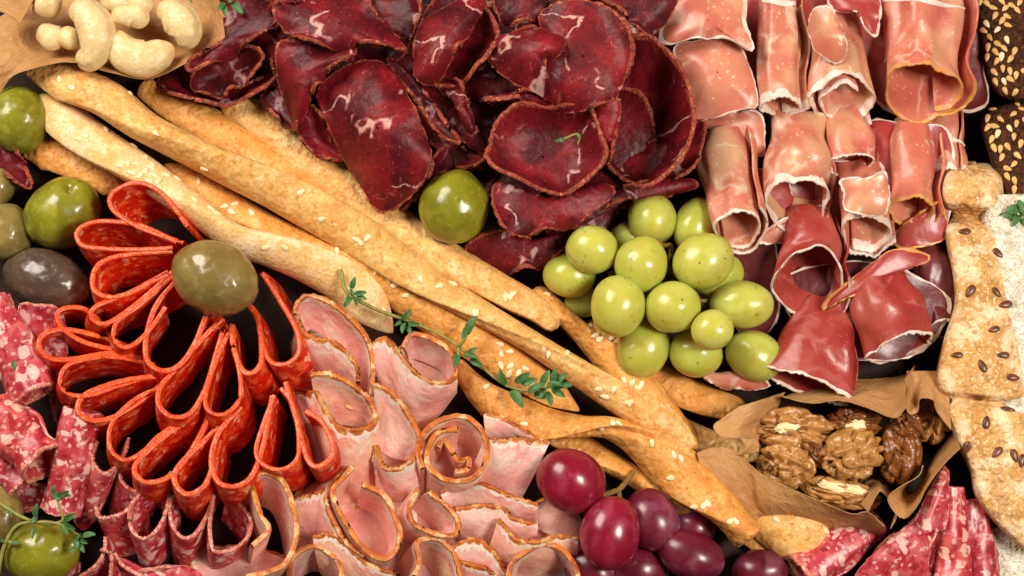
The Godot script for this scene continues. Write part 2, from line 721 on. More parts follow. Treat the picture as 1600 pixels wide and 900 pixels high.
func make_materials() -> void:
	var SM := FastNoiseLite.TYPE_SIMPLEX_SMOOTH
	var CE := FastNoiseLite.TYPE_CELLULAR
	var FB := FastNoiseLite.FRACTAL_FBM
	var RI := FastNoiseLite.FRACTAL_RIDGED
	var NO := FastNoiseLite.FRACTAL_NONE
	var soft := relief(noise(11, 0.012, SM, FB, 5))
	var grain := relief(noise(12, 0.05, SM, FB, 5))
	var cells := relief(noise(13, 0.05, CE, FB, 2))
	# fine orange-red salami
	var t := paint(512, [col(0xb81608), col(0xec3c14), noise(21, 0.010, SM, FB, 5, 40.0)], [
		[noise(22, 0.016, SM, FB, 4, 40.0), 0.54, 0.68, col(0xf07038), 0.8],
		[noise(23, 0.013, CE, NO, 1, 50.0), 0.32, 0.2, col(0xf6bc96), 0.85, noise(27, 0.02, SM, FB, 2), 0.45, 0.58],
		[noise(24, 0.04, SM, FB, 3), 0.62, 0.8, col(0x840a0a), 0.5]])
	mat("salami", t, 0.36, {"bump": soft, "depth": 0.02, "sss": 0.06, "spec": 0.5})
	t = paint(256, [col(0xcc3410), col(0xf8682a), noise(25, 0.03, SM, FB, 4)], [
		[noise(26, 0.035, SM, FB, 3), 0.62, 0.78, col(0xf0a070), 0.55],
		[noise(28, 0.06, SM, FB, 3), 0.66, 0.8, col(0x9a180c), 0.6]])
	mat("salami_rim", t, 0.36, {"bump": grain, "depth": 0.03, "tri": 26.0})
	# coarse salami with white fat
	t = paint(512, [col(0x9c1c28), col(0xcc545a), noise(31, 0.012, SM, FB, 5, 40.0)], [
		[noise(32, 0.013, SM, FB, 4, 50.0), 0.5, 0.62, col(0xce6a68), 0.7],
		[noise(33, 0.013, CE, NO, 1, 26.0), 0.34, 0.28, col(0xeac2b6), 0.9, noise(34, 0.011, SM, FB, 2), 0.52, 0.55],
		[noise(35, 0.034, CE, NO, 1, 14.0), 0.28, 0.2, col(0xe4aea6), 0.85, noise(36, 0.016, SM, FB, 2), 0.5, 0.56],
		[noise(30, 0.02, SM, FB, 4, 30.0), 0.62, 0.78, col(0x7a0e1c), 0.55]])
	mat("coarse", t, 0.34, {"bump": soft, "depth": 0.03, "sss": 0.06})
	t = paint(256, [col(0xb8564a), col(0xdc9a80), noise(37, 0.03, SM, FB, 4)], [[noise(38, 0.06, SM, FB, 3), 0.55, 0.75, col(0xf0d0bc), 0.8], [noise(39, 0.04, SM, FB, 3), 0.6, 0.75, col(0xa02c2c), 0.7]])
	mat("coarse_rim", t, 0.42, {"bump": grain, "depth": 0.03, "tri": 30.0})
	# air-dried beef, dark crimson with white veins
	t = paint(512, [col(0x560c12), col(0x98202a), noise(41, 0.008, SM, FB, 5, 60.0)], [
		[noise(42, 0.008, SM, FB, 4, 40.0), 0.52, 0.75, col(0x420a12), 0.6],
		[noise(43, 0.005, SM, FB, 3, 30.0), Vector2(0.5, 0.042), 0.35, col(0xd8b4aa), 0.9, noise(44, 0.008, SM, FB, 3), 0.54, 0.64],
		[noise(45, 0.012, SM, FB, 3, 30.0), Vector2(0.5, 0.016), 0.3, col(0xc08a82), 0.65, noise(46, 0.009, SM, FB, 3), 0.52, 0.66],
		[noise(47, 0.1, SM, FB, 2), 0.80, 0.88, col(0xd8a89c), 0.4],
		[noise(140, 0.05, SM, FB, 3, 10.0), 0.6, 0.85, col(0x380a18), 0.4]])
	mat("beef", t, 0.48, {"bump": grain, "depth": 0.03, "sss": 0.05, "spec": 0.38})
	t = paint(256, [col(0x6c2018), col(0xb85030), noise(48, 0.05, SM, FB, 4)], [[noise(49, 0.09, SM, FB, 3), 0.58, 0.76, col(0xd8925e), 0.8], [noise(40, 0.06, SM, FB, 3), 0.62, 0.8, col(0x34100e), 0.7]])
	mat("beef_crust", t, 0.72, {"bump": grain, "depth": 0.1, "tri": 22.0})
	# dry-cured ham
	t = paint(512, [col(0xcc6c5c), col(0xe0927a), noise(51, 0.006, SM, FB, 5, 60.0)], [
		[noise(52, 0.004, SM, FB, 3, 60.0), 0.40, 0.75, col(0xe4b490), 0.75],
		[noise(58, 0.005, SM, FB, 3, 40.0), 0.55, 0.9, col(0xb85650), 0.5],
		[noise(53, 0.0045, SM, FB, 3, 30.0), Vector2(0.5, 0.075), 0.0, col(0xf2d6c6), 0.65, noise(54, 0.006, SM, FB, 2), 0.46, 0.62],
		[noise(55, 0.011, SM, FB, 4, 30.0), Vector2(0.5, 0.03), 0.0, col(0xf0ccbc), 0.3, noise(155, 0.01, SM, FB, 2), 0.4, 0.6],
		[noise(56, 0.05, CE, NO, 1, 10.0), 0.13, 0.06, col(0xf6e6dc), 0.7, noise(57, 0.012, SM, FB, 2), 0.58, 0.66]])
	mat("cured", t, 0.36, {"bump": soft, "depth": 0.05, "sss": 0.1, "back": Color(0.5, 0.32, 0.26), "coat": 0.15, "coat_rough": 0.2})
	t = paint(256, [col(0xe4c4b2), col(0xf6e6da), noise(59, 0.02, SM, FB, 4)], [[noise(60, 0.02, SM, FB, 3), 0.55, 0.78, col(0xe0a488), 0.75]])
	mat("fat", t, 0.34, {"bump": soft, "depth": 0.02, "sss": 0.12, "tri": 26.0})
	t = paint(256, [col(0xd0802c), col(0xecb870), noise(61, 0.02, SM, FB, 4)], [[noise(160, 0.02, SM, FB, 3), 0.55, 0.75, col(0xe09078), 0.7]])
	mat("amber_fat", t, 0.3, {"bump": soft, "depth": 0.02, "sss": 0.1, "tri": 26.0})
	# smoked pork loin
	t = paint(512, [col(0xe6968a), col(0xf7c2b4), noise(62, 0.008, SM, FB, 5, 50.0)], [
		[noise(63, 0.008, SM, FB, 4, 50.0), 0.5, 0.72, col(0xf2cdbc), 0.7],
		[noise(64, 0.006, SM, FB, 4, 30.0), Vector2(0.5, 0.03), 0.2, col(0xfae8dc), 0.6, noise(65, 0.007, SM, FB, 2), 0.46, 0.6],
		[noise(66, 0.012, SM, FB, 4, 30.0), 0.6, 0.85, col(0xd07c72), 0.4],
		[noise(166, 0.06, SM, FB, 3), 0.66, 0.85, col(0xf4d4c8), 0.35]])
	mat("ham", t, 0.28, {"bump": grain, "depth": 0.03, "sss": 0.12, "coat": 0.2, "coat_rough": 0.18})
	t = paint(256, [col(0xa84a16), col(0xdc9040), noise(67, 0.022, SM, FB, 5)], [[noise(68, 0.03, SM, FB, 3), 0.56, 0.76, col(0xf2d4a0), 0.8], [noise(69, 0.03, SM, FB, 4), 0.6, 0.8, col(0x8a3412), 0.7]])
	mat("ham_rind", t, 0.36, {"bump": grain, "depth": 0.06, "tri": 15.0})
	# breadsticks
	t = paint(512, [col(0xd69a4c), col(0xeec686), noise(71, 0.008, SM, FB, 6)], [
		[noise(79, 0.007, SM, FB, 4), 0.5, 0.78, col(0xca8644), 0.55],
		[noise(72, 0.05, CE, FB, 2, 8.0), 0.30, 0.12, col(0xfaeccc), 0.5],
		[noise(73, 0.012, SM, FB, 5), 0.56, 0.8, col(0xfaeccc), 0.4],
		[noise(74, 0.1, SM, FB, 2), 0.66, 0.8, col(0xbc8040), 0.45],
		[noise(170, 0.03, SM, FB, 3), 0.70, 0.8, col(0xb06c2c), 0.5]])
	mat("stick", t, 0.55, {"bump": cells, "depth": 0.14, "tri": 14.0, "sss": 0.05, "spec": 0.45})
	t = paint(256, [col(0xd49a50), col(0xeac88a), noise(75, 0.012, SM, FB, 6)], [
		[noise(76, 0.006, SM, FB, 6), 0.5, 0.66, col(0xfff2dc), 0.4],
		[noise(77, 0.05, SM, FB, 5), 0.58, 0.72, col(0xfff2dc), 0.35],
		[noise(78, 0.08, SM, FB, 3), 0.66, 0.82, col(0xb87c40), 0.5]])
	mat("stick_floury", t, 0.75, {"bump": grain, "depth": 0.04, "tri": 26.0, "spec": 0.3})
	# ciabatta
	t = paint(512, [col(0xb47a3c), col(0xe0b474), noise(81, 0.008, SM, FB, 6)], [
		[noise(82, 0.009, SM, FB, 6), 0.44, 0.74, col(0xf2e2c0), 0.75],
		[noise(83, 0.03, SM, FB, 5), 0.6, 0.78, col(0x9a6028), 0.5],
		[noise(84, 0.07, SM, FB, 3), 0.62, 0.78, col(0xf8ecd2), 0.7]])
	mat("crust", t, 0.75, {"bump": grain, "depth": 0.16, "tri": 12.0, "spec": 0.3})
	t = paint(256, [col(0xcfc0a2), col(0xf4eddc), noise(85, 0.012, SM, FB, 5)], [[noise(86, 0.03, CE, FB, 2, 10.0), 0.32, 0.12, col(0xa8987a), 0.6], [noise(87, 0.03, SM, FB, 4), 0.58, 0.78, col(0xfffaf0), 0.7]])
	mat("crumb", t, 0.9, {"bump": cells, "depth": 0.2, "tri": 26.0, "sss": 0.08, "spec": 0.2})
	t = paint(256, [col(0x28140c), col(0x5c3420), noise(88, 0.02, SM, FB, 6)], [[noise(89, 0.06, SM, FB, 4), 0.58, 0.76, col(0x744628), 0.65]])
	mat("rye", t, 0.8, {"bump": cells, "depth": 0.2, "tri": 26.0, "spec": 0.3})
	# small things
	t = paint(128, [col(0xe8c890), col(0xfae8c4), noise(91, 0.03, SM, FB, 3)], [])
	mat("sesame", t, 0.45, {"tri": 60.0, "spec": 0.5})
	t = paint(128, [col(0xc8944c), col(0xe2b878), noise(92, 0.03, SM, FB, 3)], [])
	mat("sesame_toasted", t, 0.42, {"tri": 60.0})
	t = paint(128, [col(0x4a2414), col(0x7c4a2c), noise(93, 0.03, SM, FB, 3)], [])
	mat("flax", t, 0.35, {"tri": 60.0})
	# paper
	t = paint(256, [col(0xb4824f), col(0xc89660), noise(95, 0.01, SM, FB, 6)], [
		[noise(96, 0.05, SM, RI, 3, 10.0), 0.86, 0.97, col(0x946238), 0.5],
		[noise(97, 0.04, SM, FB, 4), 0.64, 0.82, col(0xc69c70), 0.6]])
	mat("kraft", t, 0.55, {"bump": relief(noise(98, 0.012, SM, RI, 3, 20.0)), "depth": 0.05, "back": Color(0.35, 0.28, 0.2), "spec": 0.35})
	# nuts
	t = paint(256, [col(0xd8b476), col(0xecd2a0), noise(101, 0.012, SM, FB, 5)], [[noise(102, 0.03, SM, FB, 3), 0.65, 0.85, col(0xf4e6c8), 0.7], [noise(103, 0.05, SM, FB, 3), 0.72, 0.84, col(0xbc9458), 0.4]])
	mat("cashew", t, 0.42, {"bump": soft, "depth": 0.06, "tri": 40.0, "sss": 0.08})
	t = paint(256, [col(0x96602a), col(0xd09a58), noise(104, 0.012, SM, FB, 5)], [[noise(105, 0.025, SM, RI, 2, 14.0), 0.9, 0.98, col(0x4e2610), 0.8], [noise(106, 0.02, SM, FB, 3), 0.62, 0.8, col(0xcc9a5c), 0.6], [noise(107, 0.018, SM, FB, 3), 0.68, 0.82, col(0x54290f), 0.6]])
	mat("walnut", t, 0.34, {"bump": soft, "depth": 0.05, "tri": 40.0, "coat": 0.25, "coat_rough": 0.25})
	t = paint(128, [col(0xe0c48c), col(0xf2e2ba), noise(108, 0.03, SM, FB, 4)], [])
	mat("walnut_flesh", t, 0.5, {"tri": 40.0})
	# olives and grapes
	t = paint(256, [col(0x6a6812), col(0x908c20), noise(111, 0.012, SM, FB, 4)], [[noise(112, 0.02, SM, FB, 4), 0.58, 0.8, col(0xa8a440), 0.6], [noise(113, 0.11, SM, FB, 2), 0.74, 0.86, col(0xbcb664), 0.5], [noise(114, 0.02, SM, FB, 3), 0.72, 0.82, col(0x5e5020), 0.5]])
	mat("olive_green", t, 0.26, {"bump": soft, "depth": 0.03, "tri": 14.0, "sss": 0.12, "coat": 0.25, "coat_rough": 0.16})
	t = paint(256, [col(0x6e5a2c), col(0x97844a), noise(115, 0.012, SM, FB, 4)], [[noise(116, 0.03, SM, FB, 4), 0.58, 0.8, col(0xac9c60), 0.6]])
	mat("olive_tan", t, 0.25, {"bump": soft, "depth": 0.03, "tri": 14.0, "sss": 0.12, "coat": 0.3, "coat_rough": 0.14})
	t = paint(256, [col(0x3c2c26), col(0x6c5642), noise(117, 0.012, SM, FB, 4)], [[noise(118, 0.08, SM, FB, 3), 0.68, 0.82, col(0x927e68), 0.5]])
	mat("olive_dark", t, 0.27, {"bump": soft, "depth": 0.04, "tri": 14.0, "coat": 0.3, "coat_rough": 0.15})
	t = paint(256, [col(0xa8ae3c), col(0xc8c660), noise(121, 0.008, SM, FB, 4)], [[noise(122, 0.010, SM, FB, 5), 0.55, 0.85, col(0xccce84), 0.5], [noise(120, 0.012, SM, FB, 4), 0.66, 0.82, col(0xb49a3c), 0.4], [noise(123, 0.013, CE, NO, 1), 0.05, 0.03, col(0x4a3c14), 0.9]])
	mat("grape_green", t, 0.26, {"bump": soft, "depth": 0.016, "tri": 28.0, "sss": 0.65, "coat": 0.15, "coat_rough": 0.16})
	t = paint(256, [col(0x6e0a1e), col(0x961630), noise(124, 0.012, SM, FB, 4)], [[noise(125, 0.016, SM, FB, 5), 0.55, 0.85, col(0xa85a74), 0.45], [noise(126, 0.06, SM, FB, 3), 0.68, 0.82, col(0xb8485e), 0.4]])
	mat("grape_red", t, 0.26, {"bump": soft, "depth": 0.012, "tri": 16.0, "sss": 0.12, "coat": 0.2, "coat_rough": 0.15})
	t = paint(256, [col(0x4e0e20), col(0x7c1a32), noise(127, 0.012, SM, FB, 4)], [[noise(128, 0.014, SM, FB, 5), 0.45, 0.75, col(0x9a687c), 0.6]])
	mat("grape_purple", t, 0.3, {"bump": soft, "depth": 0.012, "tri": 16.0, "sss": 0.1, "coat": 0.15, "coat_rough": 0.2})
	t = paint(128, [col(0x6c4c1c), col(0x9c7c38), noise(129, 0.03, SM, FB, 4)], [])
	mat("stem", t, 0.7, {"tri": 50.0, "bump": grain, "depth": 0.05})
	t = paint(256, [col(0x2c5626), col(0x4a7a3a), noise(131, 0.03, SM, FB, 4)], [[noise(132, 0.05, SM, FB, 3), 0.6, 0.8, col(0x6a9450), 0.5]])
	mat("leaf", t, 0.5, {"tri": 40.0, "back": Color(0.2, 0.35, 0.1)})
	t = paint(256, [col(0x76702e), col(0x9c9a4c), noise(133, 0.03, SM, FB, 4)], [])
	mat("thyme_stem", t, 0.55, {"tri": 40.0})
	t = paint(256, [col(0x241510), col(0x3a241a), noise(141, 0.004, SM, FB, 5, 40.0)], [[noise(142, 0.02, SM, FB, 4), 0.6, 0.85, col(0x1a100c), 0.6]])
	mat("board", t, 0.7, {"spec": 0.3, "bump": grain, "depth": 0.03, "tri": 5.0})
	run_jobs()
	variants("stick", [Color(1.0, 0.98, 0.92), Color(0.98, 0.88, 0.72), Color(1.0, 0.99, 0.95)])
	variants("walnut", [Color(1, 1, 1), Color(0.72, 0.6, 0.5)])
	variants("beef", [Color(0.94, 0.92, 0.92), Color(0.82, 0.78, 0.8), Color(1.0, 0.97, 0.95)])
	variants("cured", [Color(1, 1, 1), Color(1.0, 1.0, 0.95), Color(1.0, 0.93, 0.9), Color(0.80, 0.50, 0.53), Color(0.52, 0.31, 0.39)])
	variants("ham", [Color(1, 1, 1), Color(0.97, 0.93, 0.93), Color(1.0, 0.96, 0.9)])
	variants("salami", [Color(1, 1, 1), Color(0.94, 0.9, 0.9), Color(1.0, 0.96, 0.9)])
	variants("coarse", [Color(1, 1, 1), Color(0.9, 0.84, 0.88), Color(1.0, 0.94, 0.9)])
	# shared little meshes
	var p := blob(Vector3.ZERO, Basis.IDENTITY, Vector3(1, 1, 1) / S, func(d: Vector3) -> Vector3: return Vector3(d.x, d.y * 0.34, d.z * 0.56 * (1.0 - 0.38 * d.x)), 10, 7)
	seed_mesh = p.mesh(Vector3.ZERO)
	p = blob(Vector3.ZERO, Basis.IDENTITY, Vector3(1, 1, 1) / S, func(d: Vector3) -> Vector3: return Vector3(d.x, d.y * 0.3, d.z * 0.55 * (1.0 - 0.3 * d.x)), 10, 7)
	flax_mesh = p.mesh(Vector3.ZERO)

# ---------------------------------------------------------------- kinds of food
func salami_loop(a: Array, f: Array, h: float, grow: float, ring: String, foot: float, tint: int, shift := Vector2.ZERO) -> void:
	var rim := flat(a, h, f)
	var o := thing("salami_slice", "thin orange-red salami slice folded into a loop, " + ring, "salami slice", base_of(flat(a, 0, f)), "fine salami loops, " + ring)
	var hinge := at(336, 431, h)
	for i in rim.size():
		rim[i].y += (rim[i].distance_to(hinge) * 0.06 + nz.get_noise_2d(i * 40.0, h * 7.0 + a[0]) * 5.0 * S)
	sheet(o, cup_rows(rim, hinge, grow, foot, shift), {"nu": 54, "nv": 10, "th": rng.randf_range(6.4, 8.8), "band": 0.035, "wob": 4.0, "freq": 0.012, "ragged": 1.0, "face": M["salami%d" % tint], "rim": M.salami_rim, "rim_name": "cut_edge", "tile": 0.055})

func cup(called: String, label: String, category: String, group: String, rim: PackedVector3Array, grow: float, foot: float, shift: Vector2, o: Dictionary, lip := []) -> Node3D:
	var n := thing(called, label, category, base_of(rim) * Vector3(1, 0, 1), group)
	var c := base_of(rim)
	c.y = rim[0].y
	sheet(n, cup_rows(rim, c, grow, foot, shift), o)
	for l in lip:
		disc(n, l[0], l[1], o)
	return n

func slice(called: String, label: String, category: String, group: String, sheets: Array, o: Dictionary) -> Node3D:
	var n := thing(called, label, category, base_of(sheets[0][0]), group)
	for s in sheets:
		disc(n, s[0], s[1], o)
	return n

func roll(label: String, group: String, a: Vector3, ra: float, b: Vector3, rb: float, ro: Dictionary, o: Dictionary) -> Array:
	var n := thing("cured_ham_roll", label, "cured ham", base_of(PackedVector3Array([a, b])) * Vector3(1, 0, 1) + Vector3(0, maxf(0.0, minf(a.y - ra * S * 0.7, b.y - rb * S * 0.7)), 0), group)
	return [n, sheet(n, roll_rows(a, ra, b, rb, ro), o)]

func fat_band(n: Node3D, on_part: Part, a: Vector3, ra: float, b: Vector3, rb: float, t: float, width: float, m: Material) -> void:   # a stripe of fat across a roll
	var dir := (b - a).normalized()
	var side := dir.cross(Vector3.UP).normalized()
	var rows := []
	for e in [-0.5, 0.0, 0.5]:
		var row := PackedVector3Array()
		for i in 13:
			var x := lerpf(-0.92, 0.92, i / 12.0)
			var r := lerpf(ra, rb, t) * S
			var p: Vector3 = a.lerp(b, t) + dir * (sin(x * 2.2 + t * 9.0) * 6.0 + width * e * (0.7 + 0.5 * sin(x * 3.0 + 1.0))) * S + side * x * r
			var hit := rest_on(on_part, p)
			if hit:
				row.append(hit[0] + hit[1] * (1.2 if e == 0.0 else 0.2) * S)
		if row.size() < 5:
			return
		rows.append(row)
	sheet(n, rows, {"nu": 36, "nv": 6, "th": 2.0, "band": 0.1, "wob": 0.0, "ragged": 0.3, "face": m, "rim": m, "face_name": "fat_band", "rim_name": "fat_band_edge", "tile": 0.05})

func breadstick(label: String, path: PackedVector3Array, radii: Array, seeds: Array, o: Dictionary) -> Node3D:
	var n := thing("breadstick", label, "breadstick", base_of(path) - Vector3(0, radii[0] * S, 0) * 0.6, "breadsticks laid across the board")
	var oo := {"nu": 36, "nv": 170, "flat": 0.58, "sharp": 1.0, "wob": 6.0, "freq": 0.013, "fine": 1.8, "endl": 0.8, "crease": 0.12}
	oo.merge(o, true)
	var fat := []
	for r in radii:
		fat.append(r * 1.1)
	var part := sweep(path, fat, oo)
	put(n, "crust", part, M[o.get("mat", "stick0")])
	var more: int = o.get("more_seeds", 0)
	for k in more:
		var i2 := rng.randi() % (path.size() - 1)
		var q: Vector3 = path[i2].lerp(path[i2 + 1], rng.randf()) + Vector3(rng.randf_range(-18, 18), 0, rng.randf_range(-18, 18)) * S
		var hit := rest_on(part, q)
		if hit and hit[1].y > 0.5:
			inst(n, "sesame_seed", seed_mesh, M.sesame, on(hit, rng.randf() * TAU, rng.randf_range(6.4, 7.8)))
	for i in range(0, seeds.size(), 2):
		var s := drop(part, seeds[i], seeds[i + 1], 110)
		if s:
			inst(n, "sesame_seed", seed_mesh, M.sesame, on(s, rng.randf() * TAU, rng.randf_range(6.8, 8.2)))
	return n

func olive(label: String, x: float, y: float, h: float, rx: float, ry: float, deg: float, kind: String, hole := Vector3.ZERO, shrivel := 0.0) -> void:
	var c := at(x, y, h)
	var n := thing("olive", label, "olive", Vector3(c.x, c.y - ry * S, c.z), "olives scattered over the board")
	var so := Vector3(x, y, h) * 0.37
	var shape := func(d: Vector3) -> Vector3:
		var k := 1.0 + nz.get_noise_3dv(d * 55.0 + so) * 0.05 + nz.get_noise_3dv(d * 160.0 + so) * shrivel
		if hole != Vector3.ZERO:
			k -= 0.26 * exp(-pow(acos(clampf(d.dot(hole.normalized()), -1, 1)) / 0.15, 2.0))
		k += 0.05 * exp(-pow((1.0 - d.x) / 0.06, 2.0)) * (1.0 if hole == Vector3.ZERO else 0.0)
		return d * k
	put(n, "flesh", blob(c, lying(deg, 6.0), Vector3(rx, ry, ry), shape, 72, 52), M[kind])

func grape(bunch: Node3D, x: float, y: float, h: float, rx: float, ry: float, deg: float, kind: String) -> void:
	var c := at(x, y, h)
	var so := Vector3(x, y, h) * 0.71
	var shape := func(d: Vector3) -> Vector3:
		return d * (1.0 + nl.get_noise_3dv(d * 0.8 + so) * 0.03)
	put(bunch, "grape", blob(c, lying(deg, rng.randf_range(-8, 8)), Vector3(rx, ry, ry), shape, 44, 30), M[kind])

func twig(parent: Node3D, called: String, path: PackedVector3Array, r0: float, r1: float, m: Material) -> void:
	put(parent, called, sweep(path, [r0, (r0 + r1) * 0.5, r1], {"nu": 8, "nv": path.size() * 6, "wob": 0.5, "freq": 0.06}), m)

var leaf_mesh: ArrayMesh
func leaf(parent: Node3D, x: float, y: float, h: float, deg: float, size: float, lift := 15.0) -> void:
	if leaf_mesh == null:
		leaf_mesh = blob(Vector3.ZERO, Basis.IDENTITY, Vector3(1, 1, 1) / S, func(d: Vector3) -> Vector3:
			return Vector3(d.x, d.y * 0.05 - d.x * d.x * 0.16 + absf(d.z) * 0.18, d.z * 0.44 * (1.0 - 0.25 * d.x)), 12, 9).mesh(Vector3.ZERO)
	var b := lying(deg, lift) * Basis(Vector3(1, 0, 0), rng.randf_range(-0.5, 0.5))
	inst(parent, "leaf", leaf_mesh, M.leaf, Transform3D(b * Basis.from_scale(Vector3.ONE * size * 0.5 * S), at(x, y, h)))

func cashew(label: String, path: PackedVector3Array, r: Array) -> void:
	var n := thing("cashew", label, "cashew nut", base_of(path) - Vector3(0, r[1] * S * 0.7, 0), "cashew nuts in brown paper")
	var big := []
	for x in r:
		big.append(x * 1.2)
	put(n, "kernel", sweep(path, big, {"nu": 26, "nv": 44, "wob": 2.4, "freq": 0.018, "fine": 0.2, "endl": 1.0, "flat": 0.82, "crease": 0.14}), M.cashew)

func walnut(label: String, x: float, y: float, h: float, rx: float, ry: float, rz: float, deg: float, lift: float, sd: float, pale: Array) -> void:
	var c := at(x, y, h)
	var n := thing("walnut_half", label, "walnut", Vector3(c.x, maxf(c.y - rz * S, 0), c.z), "walnut halves in brown paper")
	var so := Vector3(sd * 31.0, sd * 17.0, sd * 7.0)
	var nw := FastNoiseLite.new()
	nw.seed = int(sd) + 40
	nw.frequency = 1.0
	nw.fractal_type = FastNoiseLite.FRACTAL_NONE
	nw.noise_type = FastNoiseLite.TYPE_SIMPLEX_SMOOTH
	var shape := func(d: Vector3) -> Vector3:
		var w := d * 1.35 + Vector3(nw.get_noise_3dv(d * 1.5 + so), nw.get_noise_3dv(d * 1.5 - so), nw.get_noise_3dv(d * 1.5 + so * 2.0)) * 0.22
		var a := absf(nw.get_noise_3dv(w * 0.85 + so))
		var b := absf(nw.get_noise_3dv(w * 1.8 + so * 2.0))
		var k := 0.72 + 0.36 * pow(clampf(a * 2.0, 0, 1), 0.55) + 0.05 * pow(clampf(b * 2.0, 0, 1), 0.6)
		k -= 0.25 * exp(-pow(d.z / 0.10, 2.0)) * smoothstep(-0.2, 0.4, d.y)
		return d * k
	var part := blob(c, lying(deg, lift), Vector3(rx, rz, ry), shape, 110, 70)
	put(n, "kernel", part, M.walnut1 if int(sd) in [4, 6, 7, 9] else M.walnut0)
	for q in pale:
		var s := drop(part, q[0], q[1], h + rz)
		if s:
			var pt := blob(s[0] - Vector3(0, 2, 0) * S, lying(q[2], 0), Vector3(q[3], 5, q[4]), func(d: Vector3) -> Vector3: return d * (1.0 + n3(d * 90.0 + so).x * 0.5), 20, 12)
			put(n, "broken_flesh", pt, M.walnut_flesh)

# ---------------------------------------------------------------- the board
func _ready() -> void:
	rng.seed = 20240611
	nz.seed = 5
	nz.frequency = 0.02
	nz.noise_type = FastNoiseLite.TYPE_SIMPLEX_SMOOTH
	nz.fractal_octaves = 3
	nl.seed = 9
	nl.frequency = 1.0
	nl.fractal_type = FastNoiseLite.FRACTAL_NONE
	nl.noise_type = FastNoiseLite.TYPE_SIMPLEX_SMOOTH
	eye = Vector3(0, AIM * S + DIST * cos(TILT), DIST * sin(TILT))
	var cam := Camera3D.new()
	cam.name = "camera"
	add_child(cam)
	cam.look_at_from_position(eye, Vector3(0, AIM * S, 0), Vector3(0, 0, -1))
	cam.fov = rad_to_deg(2.0 * atan(450.0 * S / DIST))
	cam.near = 0.05
	cam.far = 20.0
	cam.current = true
	var env := Environment.new()
	env.background_mode = Environment.BG_COLOR
	env.background_color = Color(0.27, 0.25, 0.235)
	env.tonemap_mode = Environment.TONE_MAPPER_LINEAR
	env.tonemap_exposure = 1.16
	env.sdfgi_enabled = true
	env.ssao_enabled = true
	env.ssil_enabled = true
	var we := WorldEnvironment.new()
	we.name = "environment"
	we.environment = env
	add_child(we)
	softbox("key_softbox", Vector3(-0.65, 0.8, -0.52), Vector2(0.6, 0.6), 1.35, Color(1.0, 0.96, 0.905))
	softbox("side_softbox", Vector3(0.55, 0.85, 0.12), Vector2(0.25, 0.25), 0.85, Color(1.0, 0.96, 0.91))
	make_materials()
	setting()
	breadsticks()
	beef_slices()
	cured_ham()
	breads()
	papers_and_nuts()
	salami_flower()
	coarse_salami()
	smoked_ham()
	olives_and_grapes()
	herbs()

func softbox(called: String, pos: Vector3, size: Vector2, energy: float, color: Color) -> void:
	var l := AreaLight3D.new()
	l.name = called
	add_child(l)
	l.area_size = size
	l.area_normalize_energy = true
	l.light_energy = energy
	l.light_color = color
	l.area_range = 6.0
	l.area_attenuation = 2.0
	l.shadow_enabled = true
	l.look_at_from_position(pos, Vector3(0, 0.02, 0), Vector3.UP)

func setting() -> void:
	var b := BoxMesh.new()
	b.size = Vector3(0.62, 0.02, 0.42)
	var o := MeshInstance3D.new()
	o.name = "wooden_board"
	o.mesh = b
	o.material_override = M.board
	o.position = Vector3(0, -0.01, 0)
	o.set_meta("kind", "structure")
	o.set_meta("label", "dark brown wooden board under all the food")
	add_child(o)

